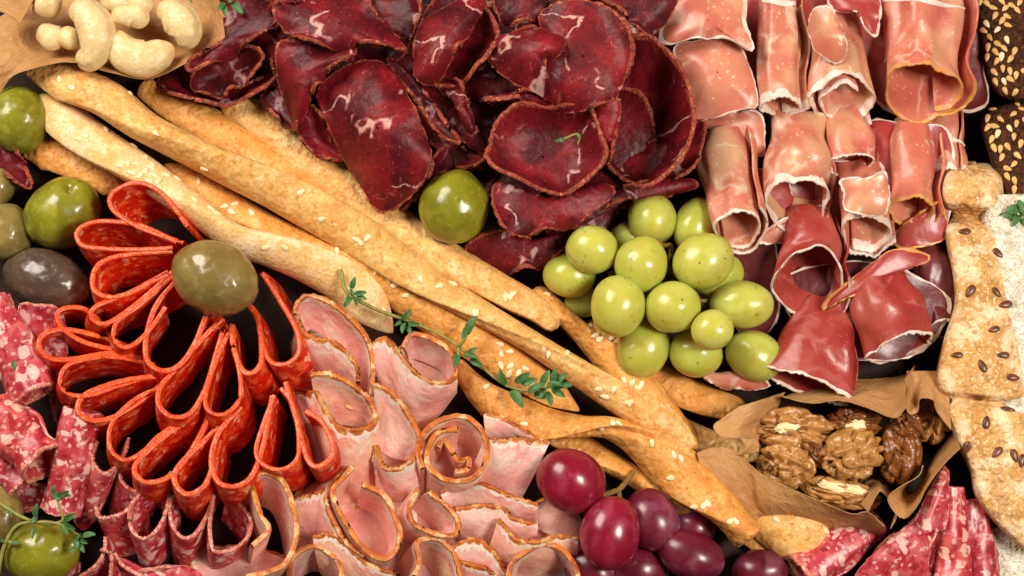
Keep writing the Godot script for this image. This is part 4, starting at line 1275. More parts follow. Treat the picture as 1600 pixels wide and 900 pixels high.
func papers_and_nuts() -> void:
	var n := thing("brown_paper", "brown paper cradling the cashew nuts", "paper", at(150, 40, 0))
	paper_flap(n, [0, 440, 95, 60, 360, 110, 180, 320, 125, 330, 296, 132, 520, 345, 128, 690, 376, 122, 840, 318, 126, 970, 245, 132, 1072, 162, 136, 1062, 95, 136, 1000, -60, 130],
		[-60, 120, 70, 40, 60, 66, 160, 20, 62, 300, -20, 60, 400, -30, 60, 520, -40, 60, 620, -50, 60, 700, -60, 62, 780, -70, 66, 850, -90, 70, 900, -120, 80], F1, 4.0,
		[-40, 270, 115, 40, 268, 112, 160, 245, 80, 330, 230, 70, 500, 240, 66, 640, 250, 66, 780, 220, 70, 880, 150, 78, 960, 80, 90, 960, 0, 96, 940, -80, 100])
	paper_flap(n, [95, 112, 150, 60, 80, 146, -10, 50, 140], [170, -20, 120, 100, -30, 110, -10, -40, 105], F1, 3.0)
	cashew("plump cashew lying behind the broken one with a pointed skin", pts([190, -30, 105, 225, 20, 108, 265, 70, 105], F1), [16, 24, 17])
	cashew("large curved cashew standing on end among the cashews", pts([325, 60, 130, 390, 55, 140, 440, 110, 143, 455, 190, 140, 420, 262, 132, 360, 258, 120], F1), [15, 22, 25, 25, 20, 13])
	cashew("largest cashew, a wide crescent", pts([545, 150, 120, 560, 215, 128, 610, 262, 132, 690, 275, 132, 770, 238, 126, 800, 215, 118], F1), [16, 21, 25, 26, 22, 12])
	cashew("small hooked cashew with a split above the widest crescent", pts([530, 95, 135, 575, 66, 142, 640, 78, 142, 668, 130, 136], F1), [11, 15, 17, 14])
	cashew("bent cashew leaning on the paper wall next to the dried beef", pts([745, 70, 130, 800, 55, 140, 860, 110, 143, 872, 175, 138, 850, 215, 130], F1), [14, 20, 25, 23, 16])
	cashew("small broken cashew with a pointed skin", pts([170, 145, 100, 215, 160, 110, 255, 185, 112, 300, 210, 104], F1), [4, 15, 19, 12])
	cashew("cashew lying back in the paper, mostly under its neighbours", pts([480, -10, 95, 560, 10, 108, 640, 50, 110, 690, 80, 100], F1), [14, 19, 20, 12])
	cashew("cashew tip behind the small hooked one with a split", pts([630, -30, 128, 670, 15, 138, 720, 30, 134], F1), [12, 19, 15])
	cashew("tiny cashew piece under the largest crescent", pts([505, 255, 90, 530, 280, 95, 555, 300, 90], F1), [9, 13, 9])
	cashew("pale cashew end between the standing cashew and the broken one", pts([300, 130, 112, 330, 180, 118, 375, 200, 112], F1), [12, 16, 13])
	cashew("cashew end hidden behind the standing cashew", pts([470, 70, 90, 485, 105, 95, 475, 140, 88], F1), [10, 13, 9])

	n = thing("brown_paper", "brown paper folded round the walnut halves", "paper", at(1270, 720, 0))
	# front wall and its hem
	paper_flap(n, [30, 325, 100, 110, 300, 112, 200, 312, 118, 330, 420, 122, 500, 505, 122, 640, 565, 122, 760, 612, 124, 830, 600, 130, 905, 668, 132],
		[120, 560, 62, 200, 640, 60, 300, 650, 58, 400, 640, 55, 480, 640, 50, 560, 660, 48, 700, 690, 46, 800, 700, 44, 880, 720, 40], F8, 3.0,
		[60, 420, 92, 160, 460, 96, 290, 500, 96, 330, 560, 94, 480, 590, 92, 600, 610, 90, 720, 630, 92, 815, 640, 100, 900, 690, 105])
	paper_flap(n, [830, 600, 130, 870, 520, 118, 900, 505, 112, 965, 600, 116, 935, 676, 118], [760, 500, 40, 800, 440, 30, 880, 430, 26, 960, 520, 26, 960, 600, 30], F8, 2.0)
	# left folds
	paper_flap(n, [225, 108, 128, 150, 160, 130, 105, 200, 130, 150, 250, 132, 300, 262, 128, 318, 318, 120], [440, 40, 80, 390, 140, 72, 350, 200, 66, 340, 240, 64, 330, 280, 64, 330, 320, 70], F8, 2.0,
		[330, 75, 122, 290, 160, 118, 240, 212, 118, 240, 250, 122, 250, 310, 122, 215, 335, 118])
	# back wall
	paper_flap(n, [430, 62, 118, 560, 92, 128, 700, 80, 130, 830, 115, 134, 950, 162, 138, 1000, 120, 142, 1032, 60, 142, 1000, -20, 134],
		[440, 60, 60, 560, 10, 50, 700, -20, 46, 830, -20, 46, 950, -30, 46, 1000, -40, 46, 1040, -60, 46, 1050, -90, 46], F8, 2.5)
	# right folds
	paper_flap(n, [1000, 100, 132, 1020, 140, 136, 1060, 130, 138, 1070, 70, 138, 1130, 75, 136, 1150, 130, 134, 1215, 215, 130], [1010, -60, 90, 1020, -60, 86, 1060, -60, 84, 1090, -60, 84, 1130, -60, 82, 1160, -60, 80, 1200, -60, 78], F8, 2.0)
	paper_flap(n, [1262, 300, 130, 1180, 380, 130, 1100, 490, 132, 1060, 570, 132, 990, 632, 130, 920, 540, 128, 980, 480, 128, 1065, 432, 128, 1085, 380, 122],
		[1240, 200, 50, 1170, 290, 46, 1110, 380, 44, 1080, 460, 44, 1040, 520, 42, 1010, 500, 42, 1020, 470, 42, 1060, 430, 42, 1090, 380, 44], F8, 2.0)
	walnut("walnut half under the flaring ham roll, with a pale chip", 1240, 672, 80, 58, 32, 34, 8, 0, 1.0, [[1230, 668, -10, 18, 9]])
	walnut("round veined walnut half by the smooth paper wall", 1228, 728, 84, 42, 31, 34, 20, 0, 2.0, [])
	walnut("light brown knobbly walnut half in the middle", 1331, 710, 92, 46, 38, 36, -20, 0, 3.0, [])
	walnut("dark walnut half standing on its side next to the shrivelled tip", 1405, 706, 80, 46, 32, 30, 95, 0, 4.0, [])
	walnut("flat walnut half with long broken pale flesh", 1314, 770, 70, 58, 22, 26, 12, 0, 5.0, [[1308, 762, 15, 28, 8], [1335, 765, 10, 16, 8]])
	walnut("small dark walnut piece with a pale broken face", 1335, 660, 76, 40, 22, 26, 5, 0, 6.0, [[1338, 666, -15, 16, 10]])
	walnut("dark shrivelled walnut tip by the pleated paper", 1416, 663, 100, 24, 20, 22, 40, 0, 7.0, [])
	walnut("walnut half outside the folds, next to the white bread", 1456, 655, 60, 36, 28, 28, 100, 0, 8.0, [])
	walnut("dark walnut crumb between the larger halves", 1280, 706, 74, 26, 18, 20, 60, 0, 9.0, [])

const FS := [50, 270, 1.764]
func salami_flower() -> void:
	var r1 := "inner ring round the tan olive"
	var r2 := "outer ring of the flower"
	var i := 0
	for a in [
		[430, 150, 360, 60, 290, 32, 225, 62, 222, 100, 270, 140, 340, 170, 420, 195],
		[400, 195, 300, 150, 190, 140, 130, 165, 140, 205, 200, 215, 300, 215, 390, 210],
		[390, 215, 280, 222, 190, 250, 170, 310, 200, 340, 260, 335, 330, 300, 390, 270],
		[380, 275, 270, 335, 185, 370, 170, 400, 200, 420, 240, 405, 300, 360, 385, 285],
		[392, 285, 300, 365, 240, 410, 230, 455, 255, 482, 290, 470, 330, 430, 370, 370],
		[395, 300, 340, 370, 315, 460, 320, 520, 360, 548, 410, 530, 450, 470, 480, 390, 500, 360],
		[530, 400, 480, 450, 410, 530, 360, 590, 355, 640, 390, 672, 440, 665, 480, 600, 510, 500, 530, 430],
		[540, 440, 500, 540, 478, 620, 490, 660, 530, 668, 570, 630, 575, 570, 555, 480, 545, 440],
		[550, 420, 555, 480, 575, 540, 603, 556, 630, 530, 632, 470, 620, 400, 600, 370],
		[635, 280, 680, 350, 730, 440, 735, 500, 700, 530, 660, 525, 637, 480, 625, 420, 605, 370]]:
		salami_loop(a, FS, 128, 1.12 if i < 7 else 1.2, r1, 40, i % 3, [Vector2(48, 46), Vector2(44, 34), Vector2(26, 26)][i] if i < 3 else Vector2.ZERO)
		i += 1
	for a in [
		[240, 470, 170, 390, 120, 375, 80, 390, 90, 430, 150, 470, 240, 490, 310, 495],
		[310, 500, 200, 460, 100, 440, 40, 455, 30, 490, 60, 520, 130, 520, 220, 505, 310, 515],
		[340, 530, 220, 510, 110, 530, 82, 575, 100, 610, 160, 618, 240, 590, 340, 560],
		[370, 560, 260, 575, 160, 610, 135, 650, 160, 682, 220, 680, 290, 640, 370, 580],
		[370, 590, 290, 625, 225, 690, 220, 760, 260, 795, 310, 770, 360, 720, 450, 670],
		[455, 670, 360, 740, 290, 810, 300, 850, 340, 860, 400, 830, 460, 740, 490, 670],
		[575, 650, 490, 730, 410, 810, 398, 855, 430, 890, 475, 870, 500, 820, 520, 740],
		[580, 650, 520, 720, 498, 800, 520, 860, 570, 870, 610, 840, 640, 760, 665, 620],
		[672, 620, 645, 690, 622, 770, 640, 810, 690, 825, 735, 795, 738, 720, 720, 640, 690, 600],
		[700, 580, 730, 680, 760, 790, 790, 815, 825, 790, 830, 750, 800, 690, 755, 660]]:
		salami_loop(a, FS, 104 if i < 17 else 116, 1.07, r2, 14, i % 3)
		i += 1

const FC := [0, 440, 1.957]
const FD := [100, 680, 3.478]
func coarse(label: String, sheets: Array, f: Array, tint: int) -> void:
	var l := []
	for s in sheets:
		l.append([pts(s[0], f), s[1]])
	slice("coarse_salami_slice", label, "salami slice", "coarse salami slices", l, coarse_look(tint))

func coarse_look(tint: int) -> Dictionary:
	return {"th": 6.0, "band": 0.04, "wob": 6.0, "freq": 0.012, "ragged": 1.6, "nu": 64, "ruffle": 6.0, "face": M["coarse%d" % tint], "rim": M.coarse_rim, "rim_name": "rind", "tile": 0.05}

func coarse_roll(label: String, a: Array, b: Array, f: Array, ro: Dictionary, tint: int) -> void:
	var pa := at(f[0] + a[0] / f[2], f[1] + a[1] / f[2], a[2])
	var pb := at(f[0] + b[0] / f[2], f[1] + b[1] / f[2], b[2])
	var n := thing("coarse_salami_slice", label, "salami slice", base_of(PackedVector3Array([pa, pb])) * Vector3(1, 0, 1), "coarse salami slices")
	var o := coarse_look(tint)
	o.merge({"nu": 70, "nv": 20}, true)
	sheet(n, roll_rows(pa, a[3], pb, b[3], ro), o)

func coarse_cup(label: String, rim: Array, h: float, f: Array, grow: float, foot: float, shift: Vector2, tint: int) -> void:
	cup("coarse_salami_slice", label, "salami slice", "coarse salami slices", flat(rim, h, f), grow, foot, shift, coarse_look(tint))

func coarse_salami() -> void:
	# left group
	coarse("flat marbled salami slice standing beside the brown olive", [[[60, 85, 95, 120, 80, 98, 182, 92, 96, 205, 180, 80, 195, 310, 60, 150, 330, 55, 95, 220, 70], 8]], FC, 1)
	coarse("marbled salami slice between the salami flower and the flat upright slice", [[[150, 300, 40, 190, 320, 45, 228, 390, 40, 222, 465, 36, 190, 460, 34, 160, 380, 36], 4]], FC, 1)
	coarse_roll("marbled salami roll with a thyme leaf on it", [-40, 60, 95, 36], [95, 345, 100, 38], FC, {"cut": 0.1, "a0": 3.4, "turns": 1.1, "squash": 0.6, "inner": 0.85}, 0)
	coarse_roll("marbled salami roll with an open dark end pointing at the tall upright roll", [-20, 380, 80, 34], [130, 560, 92, 40], FC, {"cut": 0.35, "a0": 3.0, "turns": 1.05, "squash": 0.7, "inner": 0.85}, 2)
	coarse_roll("marbled salami roll lying beneath the one with the open dark end", [-60, 470, 62, 30], [70, 630, 66, 34], FC, {"cut": 0.1, "a0": 3.3, "turns": 1.1, "squash": 0.6}, 1)
	coarse("marbled salami slice behind the light brown olive near the thyme", [[[30, 640, 44, 90, 625, 50, 145, 632, 48, 135, 685, 40, 80, 705, 36, 30, 680, 36], 4]], FC, 1)
	coarse_roll("tall narrow marbled salami roll beside the thyme sprig", [250, 400, 100, 30], [180, 710, 60, 30], FC, {"cut": -0.1, "a0": 3.4, "turns": 1.1, "squash": 0.7, "inner": 0.9}, 0)
	coarse_cup("marbled salami cone next to the tall narrow roll, wide mouth up", [300, 490, 285, 530, 295, 565, 325, 585, 360, 560, 385, 520, 395, 480], 92, FC, 0.75, 20, Vector2(-45, 85), 0)
	coarse_cup("marbled salami cup tucked under the outer salami ring", [365, 555, 368, 600, 395, 630, 440, 640, 490, 620, 520, 580], 82, FC, 0.8, 15, Vector2(-30, 55), 1)
	coarse_cup("marbled salami slice with a pinched double lip by the thyme", [175, 395, 190, 445, 240, 450, 330, 420, 400, 340, 420, 300], 82, FD, 0.8, 12, Vector2(12, 55), 2)
	coarse_cup("marbled salami loop with a narrow mouth, first of three under the flower", [390, 350, 358, 420, 370, 520, 430, 570, 500, 530, 550, 440, 575, 300, 520, 290], 82, FD, 0.85, 10, Vector2(0, 46), 0)
	coarse_cup("marbled salami loop with a ragged wide mouth, middle of three under the flower", [625, 305, 575, 370, 590, 490, 640, 555, 700, 550, 755, 480, 800, 380, 820, 280], 84, FD, 0.85, 10, Vector2(-10, 48), 2)
	coarse_cup("marbled salami loop with a pale fatty wall beside the large pink ham", [832, 270, 800, 450, 812, 605, 860, 630, 950, 600, 1010, 540, 1022, 450, 960, 360, 900, 300], 86, FD, 0.9, 10, Vector2(-18, 30), 0)
	coarse("flat marbled salami slice lying under the three loops", [[[250, 640, 20, 380, 735, 36, 600, 712, 38, 740, 755, 36, 780, 900, 20, 300, 900, 20], 8]], FD, 0)
	coarse_cup("thin marbled salami edge beside the olive under the thyme", [215, 560, 210, 640, 160, 720, 60, 790], 60, FD, 1.0, 6, Vector2(14, 10), 1)
	coarse_cup("pale-edged marbled salami fold beside the olive under the thyme", [205, 620, 255, 640, 262, 700, 250, 800], 66, FD, 1.0, 6, Vector2(10, 12), 2)
	coarse_cup("marbled salami edge arching over the flat slice", [262, 640, 300, 700, 380, 750, 470, 800], 58, FD, 1.0, 6, Vector2(8, 14), 0)
	coarse("bright marbled salami corner beside the olive under the thyme", [[[0, 765, 30, 40, 700, 40, 90, 695, 44, 80, 780, 36, 20, 850, 26], 3]], FD, 0)
	# lower right group
	coarse_roll("marbled salami roll with big white spots below the walnut paper", [880, 650, 40, 22], [520, 900, 62, 34], F8, {"cut": 0.0, "a0": 3.4, "turns": 1.1, "squash": 0.7, "inner": 0.9}, 0)
	coarse("marbled salami sheet with a white corner, folded under the walnut paper", [[[1190, 390, 100, 1200, 500, 104, 1195, 660, 105, 1150, 692, 100, 1100, 850, 80, 1080, 960, 60, 760, 960, 50, 900, 745, 85, 1040, 640, 98], 18]], F8, 0)
	coarse_roll("narrow marbled salami fold, second from the white bread", [1215, 480, 90, 16], [1200, 930, 60, 36], F8, {"cut": 0.0, "a0": 3.4, "turns": 1.1, "squash": 0.7, "inner": 0.9}, 2)
	coarse_roll("marbled salami fold resting against the white bread", [1310, 540, 66, 24], [1360, 960, 50, 32], F8, {"cut": 0.0, "a0": 3.4, "turns": 1.1, "squash": 0.7, "inner": 0.9}, 1)

const FH := [430, 440, 1.957]
func ham_look(tint: int) -> Dictionary:
	return {"th": 8.5, "band": 0.075, "wob": 7.0, "freq": 0.011, "ragged": 2.0, "nu": 64, "ruffle": 8.0, "face": M["ham%d" % tint], "rim": M.ham_rind, "rim_name": "rind", "mid": M.fat, "tile": 0.09}

func ham(label: String, sheets: Array, f: Array, tint: int) -> void:
	var l := []
	for s in sheets:
		l.append([pts(s[0], f), s[1]])
	slice("smoked_ham_slice", label, "ham slice", "smoked ham slices", l, ham_look(tint))

func ham_cup(label: String, rim: Array, h: float, f: Array, grow: float, foot: float, shift: Vector2, tint: int, lips := []) -> void:
	var l := []
	for s in lips:
		l.append([pts(s[0], f), s[1]])
	cup("smoked_ham_slice", label, "ham slice", "smoked ham slices", flat(rim, h, f), grow, foot, shift, ham_look(tint), l)

func ham_flap(n: Node3D, rim: Array, low: Array, f: Array, tint: int, belly := 8.0) -> void:
	var a := resample(pts(rim, f), 24)
	var b := resample(pts(low, f), 24)
	var m1 := PackedVector3Array()
	var m2 := PackedVector3Array()
	for i in 24:
		var out := Vector3(0, 1, 0.6).normalized() * belly * S
		m1.append(a[i].lerp(b[i], 0.33) + out)
		m2.append(a[i].lerp(b[i], 0.68) + out * 0.8)
	sheet(n, [a, m1, m2, b], ham_look(tint))

func ham_fold(label: String, flaps: Array, tint: int) -> void:
	var n := thing("smoked_ham_slice", label, "ham slice", base_of(pts(flaps[0][1], FH)), "smoked ham slices")
	for q in flaps:
		ham_flap(n, q[0], q[1], FH, tint, q[2] if q.size() > 2 else 8.0)

func smoked_ham() -> void:
	var low := "ham slice deep in the row, seen through the openings of the others"
	ham(low, [[[60, 160, 40, 200, 180, 46, 320, 330, 44, 300, 480, 36, 150, 430, 36, 70, 300, 34], 4]], FH, 1)
	ham(low, [[[280, 420, 44, 460, 420, 50, 640, 500, 50, 640, 640, 40, 430, 660, 36, 290, 600, 36], 4]], FH, 1)
	ham(low, [[[60, 640, 34, 250, 640, 38, 420, 680, 38, 400, 880, 30, 200, 900, 26, 40, 800, 28], 4]], FH, 1)
	ham(low, [[[360, 680, 34, 560, 680, 40, 780, 720, 40, 900, 800, 34, 860, 960, 26, 500, 960, 24, 380, 850, 28], 4]], FH, 1)
	ham(low, [[[380, 200, 70, 470, 190, 74, 550, 230, 74, 545, 320, 66, 440, 330, 60, 390, 270, 62], 4]], FH, 1)
	ham("ham slice in the gap between the salami flower and the ham pocket", [[[60, 330, 52, 160, 420, 60, 250, 480, 60, 320, 640, 50, 200, 690, 40, 110, 560, 44], 4]], FH, 1)
	ham_fold("folded ham slice between the salami loops and the breadsticks", [
		[[60, 95, 116, 72, 55, 124, 105, 38, 128, 180, 66, 130, 262, 142, 126, 297, 222, 116, 292, 345, 96], [95, 150, 84, 110, 142, 84, 150, 162, 82, 190, 205, 78, 230, 255, 74, 248, 310, 68, 260, 350, 62], -6],
		[[60, 98, 116, 76, 145, 126, 120, 168, 132, 160, 172, 133, 200, 198, 132, 242, 250, 124, 247, 300, 112], [95, 250, 60, 120, 290, 58, 160, 312, 58, 200, 322, 58, 228, 332, 60, 245, 338, 62, 252, 342, 62]]], 1)
	ham_fold("ham slice wrapped into a broad cone on the breadsticks", [
		[[395, 205, 124, 420, 165, 130, 470, 172, 132, 530, 205, 130, 556, 250, 128, 552, 305, 120], [410, 240, 86, 430, 235, 84, 470, 248, 82, 510, 268, 82, 530, 288, 84, 545, 312, 88], -5],
		[[288, 192, 112, 332, 164, 126, 380, 214, 136, 420, 264, 140, 470, 298, 140, 522, 300, 136, 548, 285, 126], [330, 330, 66, 350, 368, 64, 380, 405, 62, 410, 434, 60, 440, 442, 60, 490, 402, 62, 546, 330, 74], 12]], 0)
	ham_fold("ham slice folded like a pocket with one sesame seed inside", [
		[[110, 284, 122, 160, 280, 126, 220, 304, 127, 280, 350, 123, 306, 402, 116, 300, 442, 106], [130, 400, 76, 160, 418, 72, 200, 432, 70, 240, 438, 70, 270, 442, 70, 292, 448, 70], -6],
		[[104, 350, 92, 116, 346, 104, 134, 346, 116, 158, 392, 122, 190, 438, 124, 232, 458, 124, 290, 448, 120, 314, 416, 112], [150, 530, 34, 158, 570, 32, 168, 625, 32, 180, 672, 34, 212, 694, 34, 262, 684, 34, 302, 645, 38, 326, 580, 44], 10]], 2)
	ham_fold("ham pocket with a torn pale lip in the middle of the ham row", [
		[[298, 320, 116, 350, 344, 122, 402, 410, 121, 436, 480, 115, 441, 528, 106], [310, 520, 72, 340, 537, 68, 370, 547, 66, 400, 550, 66, 427, 547, 68], -6],
		[[298, 545, 100, 308, 500, 110, 325, 556, 114, 360, 571, 115, 405, 553, 115, 442, 505, 114, 452, 468, 108], [315, 645, 42, 330, 660, 40, 360, 672, 38, 400, 666, 38, 440, 650, 40, 462, 612, 44, 467, 560, 52], 9]], 0)
	ham_fold("pink ham flap with a straight rind reaching the red grape", [
		[[638, 402, 98, 700, 420, 106, 760, 455, 108, 832, 492, 103], [645, 472, 80, 690, 482, 80, 750, 482, 82, 830, 502, 84], 4],
		[[652, 484, 106, 700, 492, 113, 760, 487, 115, 843, 500, 110], [595, 605, 68, 640, 645, 62, 690, 664, 60, 757, 672, 62], 8]], 0)
	ham_cup("ham slice rolled into a ring with a curled strip inside", [455, 575, 440, 525, 450, 478, 500, 430, 580, 415, 640, 465, 652, 540, 612, 602, 535, 612, 475, 572, 470, 520, 500, 465, 560, 455], 124, FH, 0.94, 36, Vector2(-6, 40), 2)
	ham_cup("thin curled ham strip inside the rolled ring", [498, 505, 515, 480, 540, 515, 560, 545, 592, 540, 586, 572, 550, 578], 106, FH, 0.95, 50, Vector2(-2, 10), 1)
	ham_cup("ham slice curled into a deep scoop", [232, 572, 198, 612, 172, 650, 200, 722, 250, 802, 292, 840, 342, 850, 378, 790, 362, 722, 330, 660, 262, 625], 114, FH, 0.84, 24, Vector2(-14, 22), 0)
	ham_fold("ham slice lying beside the deep scoop, under its rind", [[[60, 670, 84, 110, 655, 96, 150, 640, 104, 178, 650, 104], [70, 770, 50, 110, 790, 48, 150, 800, 48, 205, 790, 50]]], 1)
	ham_fold("thin ham slice layered below the pink flap, on top of its neighbour", [[[503, 652, 92, 560, 628, 99, 640, 628, 104, 720, 664, 106, 802, 690, 103], [540, 722, 58, 600, 724, 58, 660, 734, 60, 720, 748, 62, 792, 748, 64], 6]], 1)
	ham_fold("thin ham slice layered under the one below the pink flap", [[[548, 694, 88, 620, 682, 96, 690, 690, 98, 722, 722, 96, 797, 742, 91], [570, 795, 44, 620, 815, 42, 670, 815, 42, 720, 805, 44, 782, 795, 46], 7]], 0)
	ham_cup("open ham loop touching the rolled ring", [440, 632, 412, 695, 430, 742, 500, 772, 552, 772, 562, 730, 522, 680, 470, 642], 108, FH, 0.86, 24, Vector2(-34, 14), 0)
	ham_fold("ham slice with a long brown rind beside the oval red grape", [[[688, 735, 100, 718, 772, 106, 745, 797, 109, 800, 802, 109, 860, 786, 105, 928, 790, 100], [645, 855, 44, 690, 895, 40, 730, 908, 38, 800, 900, 38, 860, 880, 40, 922, 860, 44], 9]], 2)
	ham("pale ham slice between the two red grapes and the ham", [[[800, 690, 50, 860, 680, 52, 925, 720, 54, 930, 800, 48, 850, 800, 46, 800, 750, 46], 6]], FH, 1)
	ham_cup("round ham cup beside the red grapes", [715, 905, 730, 860, 775, 825, 835, 805, 890, 830, 925, 885, 930, 940], 108, FH, 0.84, 18, Vector2(0, 20), 0)
	ham_cup("ham loop between the deep scoop and the crumpled slice", [425, 900, 440, 850, 430, 800, 490, 785, 540, 825, 562, 885, 570, 940], 98, FH, 0.86, 18, Vector2(-36, 24), 2)
	ham_fold("crumpled pale ham slice beside the round ham cup", [
		[[528, 818, 94, 570, 796, 101, 615, 788, 104, 662, 822, 101, 702, 888, 94], [540, 935, 38, 580, 955, 36, 620, 962, 34, 660, 962, 34, 702, 955, 36], 9],
		[[565, 862, 94, 605, 872, 99, 645, 884, 98, 690, 925, 90], [565, 965, 40, 605, 975, 38, 645, 980, 36, 690, 985, 36], 6]], 1)
	ham_cup("small ham ring next to the big shell-shaped slice", [38, 910, 42, 850, 75, 812, 125, 802, 180, 840, 202, 905], 94, FH, 0.9, 14, Vector2(-4, 26), 1)
	ham_fold("ham slice with a folded brown rind under the deep scoop", [[[122, 776, 96, 180, 768, 103, 232, 808, 104, 292, 860, 98, 372, 892, 91], [150, 885, 44, 190, 925, 40, 240, 955, 36, 300, 965, 34, 362, 965, 34], 8]], 2)
	ham_cup("big pink ham slice curled like a shell against the salami flower", [1015, 600, 1060, 560, 1105, 510, 1060, 430, 1030, 340, 1015, 250, 1080, 200, 1180, 250, 1240, 400, 1255, 550, 1200, 690, 1100, 745, 980, 770], 118, FD, 0.86, 20, Vector2(-20, 26), 0)
	ham("low ham slice under the shell-shaped one", [[[700, 640, 26, 900, 600, 34, 1100, 620, 40, 1240, 700, 36, 1240, 860, 26, 800, 860, 20], 5]], FD, 1)
	ham_cup("pale ham slice with a tall curved rind beside the shell", [1560, 180, 1480, 260, 1440, 350, 1480, 470, 1540, 580, 1640, 660], 102, FD, 1.0, 30, Vector2(-52, 10), 1)
	var c := at(547, 636, 92)
	var sd := thing("sesame_seed", "toasted sesame seed lying in the folded ham pocket", "seed", c)
	inst(sd, "hull", seed_mesh, M.sesame_toasted, on([c, Vector3(0.1, 0.9, 0.2).normalized()], 0.5, 7.5))

func olives_and_grapes() -> void:
	olive("green olive below the cashew paper", 28, 187, 62, 54, 51, 70, "olive_green")
	olive("green olive with a stem hole beside the salami flower", 98, 333, 66, 64, 54, -38, "olive_green", Vector3(0.62, 0.75, -0.2))
	olive("dark purplish brown olive resting by the marbled salami", 72, 438, 58, 70, 48, 20, "olive_dark", Vector3.ZERO, 0.02)
	olive("round light brown olive next to the purplish one", 8, 362, 52, 46, 44, 60, "olive_tan")
	olive("small brown olive half hidden by the dark beef corner", -4, 290, 36, 32, 28, 80, "olive_tan")
	olive("wrinkled tan olive sitting on top of the salami flower", 335, 434, 160, 69, 56, 27, "olive_tan", Vector3.ZERO, 0.02)
	olive("green olive in front of the dried beef, on a breadstick", 709, 324, 112, 58, 54, -75, "olive_green", Vector3.ZERO, 0.006)
	olive("green olive under a thyme sprig", 66, 864, 62, 57, 50, -15, "olive_green", Vector3(0.85, 0.45, 0.1))
	olive("light brown olive beside the olive under the thyme", 2, 802, 48, 46, 34, 80, "olive_tan")
	var c := at(1040, 450, 0)
	var g := thing("grape_bunch", "bunch of yellow-green grapes", "grapes", c)
	for a in [[911, 473, 45, 30, 24, 0], [982, 371, 58, 28, 26, 0], [1122, 431, 90, 42, 33, -20], [890, 430, 80, 42, 35, 5], [1019, 342, 84, 42, 39, 80], [1086, 352, 82, 46, 33, 110], [1005, 544, 80, 48, 41, 115], [1087, 552, 84, 42, 38, 20], [1179, 556, 78, 46, 39, 28], [925, 390, 122, 41, 38, 10], [1159, 476, 108, 50, 37, 5], [1002, 413, 134, 44, 41, 100], [1099, 408, 140, 49, 43, -25], [966, 478, 138, 48, 42, 95], [1051, 480, 140, 43, 40, 0], [1113, 516, 158, 33, 31, -20]]:
		grape(g, a[0], a[1], a[2], a[3], a[4], a[5], "grape_green")
	for p in [[1040, 380, 120, 1030, 400, 100, 1045, 430, 80], [1025, 372, 128, 1036, 384, 118, 1048, 384, 106, 1046, 405, 90], [1090, 470, 110, 1105, 470, 100, 1125, 465, 96], [950, 430, 90, 962, 425, 86, 985, 440, 80], [1048, 395, 110, 1046, 420, 100, 1080, 450, 90, 1100, 480, 90]]:
		twig(g, "stem", pts(p), 3.2, 3.6, M.stem)
	g = thing("grape_bunch", "bunch of dark red and purple grapes", "grapes", at(1000, 840, 0))
	for a in [[1083, 825, 40, 36, 32, 0, "grape_purple"], [925, 890, 54, 46, 38, 30, "grape_purple"], [995, 892, 50, 50, 42, 0, "grape_purple"], [1188, 893, 34, 44, 34, 0, "grape_purple"], [1018, 813, 82, 51, 41, 65, "grape_purple"], [1080, 868, 86, 53, 37, 22, "grape_purple"], [892, 752, 112, 54, 49, 35, "grape_red"], [953, 833, 116, 57, 46, 100, "grape_red"]]:
		grape(g, a[0], a[1], a[2], a[3], a[4], a[5], a[6])
	twig(g, "stem", pts([936, 776, 104, 958, 768, 100, 968, 764, 96, 982, 748, 84, 990, 735, 70]), 4.5, 4.0, M.stem)
	twig(g, "stem", pts([966, 766, 96, 968, 778, 90, 972, 790, 78]), 4.0, 3.6, M.stem)

func sprig(label: String, stems: Array, leaves: Array, r := 3.0) -> void:
	var n := thing("thyme_sprig", label, "herb", base_of(pts(stems[0])))
	for s in stems:
		twig(n, "stem", pts(s), r, r * 0.55, M.thyme_stem)
	for l in leaves:
		leaf(n, l[0], l[1], l[2], l[3], l[4], l[5] if l.size() > 5 else 18.0)

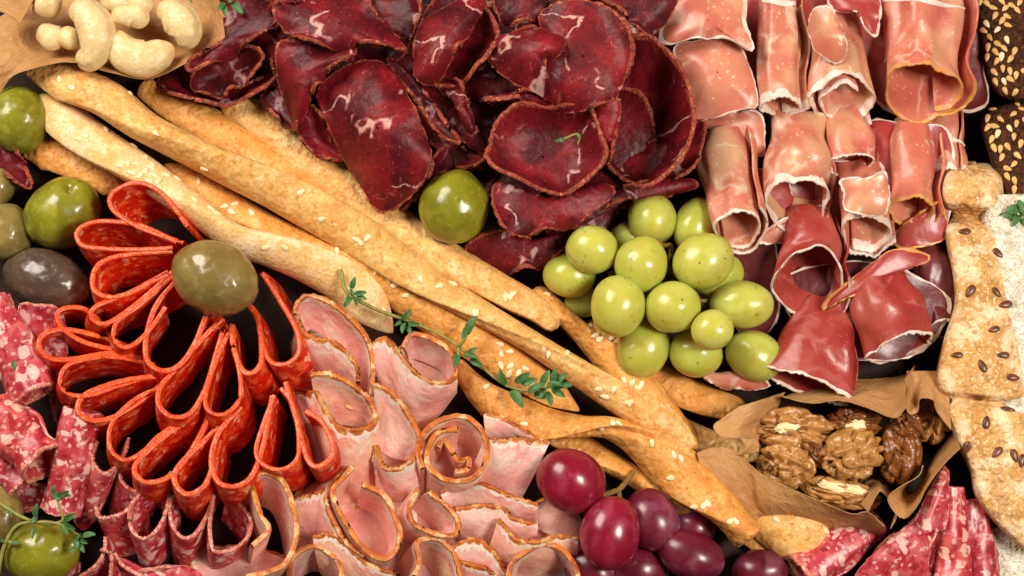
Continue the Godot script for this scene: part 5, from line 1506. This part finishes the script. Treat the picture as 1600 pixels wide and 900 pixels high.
func herbs() -> void:
	sprig("long thyme sprig lying across the breadsticks", [[533, 418, 122, 537, 445, 126, 548, 462, 128, 590, 484, 124, 640, 502, 122, 690, 524, 120, 730, 552, 120, 770, 588, 122, 800, 606, 126, 835, 610, 130, 870, 602, 132], [716, 542, 121, 726, 530, 128, 730, 516, 132, 738, 505, 134], [716, 542, 121, 716, 560, 126]],
		[[552, 442, 134, -70, 20], [563, 458, 136, -5, 20], [565, 465, 134, 20, 18], [556, 470, 134, 75, 18], [544, 470, 132, 105, 20], [541, 476, 130, 120, 16], [550, 457, 134, -120, 14],
		[635, 492, 130, -50, 22], [630, 512, 130, 100, 20], [640, 516, 128, 60, 18], [646, 506, 130, 10, 20], [622, 505, 130, 140, 14],
		[736, 508, 138, -60, 34], [726, 520, 136, 110, 22], [713, 562, 130, 95, 26], [735, 556, 130, 15, 24], [744, 566, 128, 35, 26], [738, 548, 132, -30, 18],
		[785, 590, 132, -110, 26], [816, 590, 136, -30, 28], [826, 596, 136, -15, 26], [808, 622, 132, 60, 36], [838, 606, 138, -25, 30], [846, 618, 136, 15, 26], [852, 590, 140, -60, 26], [866, 588, 142, -75, 26], [876, 592, 142, -40, 26], [882, 602, 140, 0, 26], [872, 612, 138, 40, 28], [858, 622, 136, 75, 26], [848, 614, 138, 110, 22], [866, 600, 144, 10, 24], [860, 604, 144, 160, 20]], 3.2)
	sprig("thyme sprig draped over a green olive", [[-10, 780, 100, 30, 806, 112, 66, 818, 116, 97, 814, 120, 93, 794, 124, 86, 765, 124], [-5, 905, 90, 6, 855, 104, 26, 822, 112, 60, 816, 118, 95, 820, 120, 128, 840, 116], [12, 847, 106, 24, 847, 108]],
		[[88, 776, 128, -150, 20], [98, 772, 128, -20, 22], [84, 765, 128, -80, 16], [104, 774, 126, 10, 16], [56, 798, 124, -80, 22], [53, 812, 122, 130, 16], [52, 832, 120, 95, 20], [16, 802, 116, 60, 14], [22, 848, 110, 5, 18], [8, 846, 108, 190, 14], [108, 808, 124, -25, 24], [106, 822, 124, 25, 26], [100, 826, 122, 60, 22], [138, 836, 122, -5, 24], [120, 850, 120, 80, 18], [128, 856, 118, 60, 18], [114, 860, 118, 130, 16], [122, 840, 120, -60, 14], [130, 846, 120, 25, 16]], 3.4)
	sprig("small thyme tip between the cashew paper and the dried beef", [[340, -20, 150, 352, -4, 156, 362, 4, 158]], [[371, 12, 160, 50, 30], [351, 16, 160, 80, 22], [346, 10, 160, 120, 20], [362, -2, 160, -40, 18], [298, -1, 150, 70, 14]])
	sprig("dry thyme twig lying in the flower-shaped dried beef", [[868, 222, 200, 884, 216, 198, 898, 210, 200, 906, 212, 198, 902, 228, 192]], [[876, 219, 202, 170, 16], [904, 212, 202, 60, 12]], 2.2)
	sprig("single thyme leaf stuck on the marbled salami roll", [[18, 566, 138, 24, 572, 138]], [[22, 571, 141, 80, 16, 4]], 1.2)
	var n := thing("parsley_leaf", "bright green parsley leaf poking in beside the white bread", "herb", at(1590, 335, 60))
	twig(n, "stem", pts([1640, 345, 112, 1610, 340, 116, 1592, 332, 118]), 2.5, 1.8, M.thyme_stem)
	for l in [[1584, 328, 122, 160, 34], [1588, 342, 120, 120, 30], [1598, 325, 122, -120, 30], [1600, 345, 118, 70, 28], [1576, 336, 122, 180, 24]]:
		leaf(n, l[0], l[1], l[2], l[3], l[4])
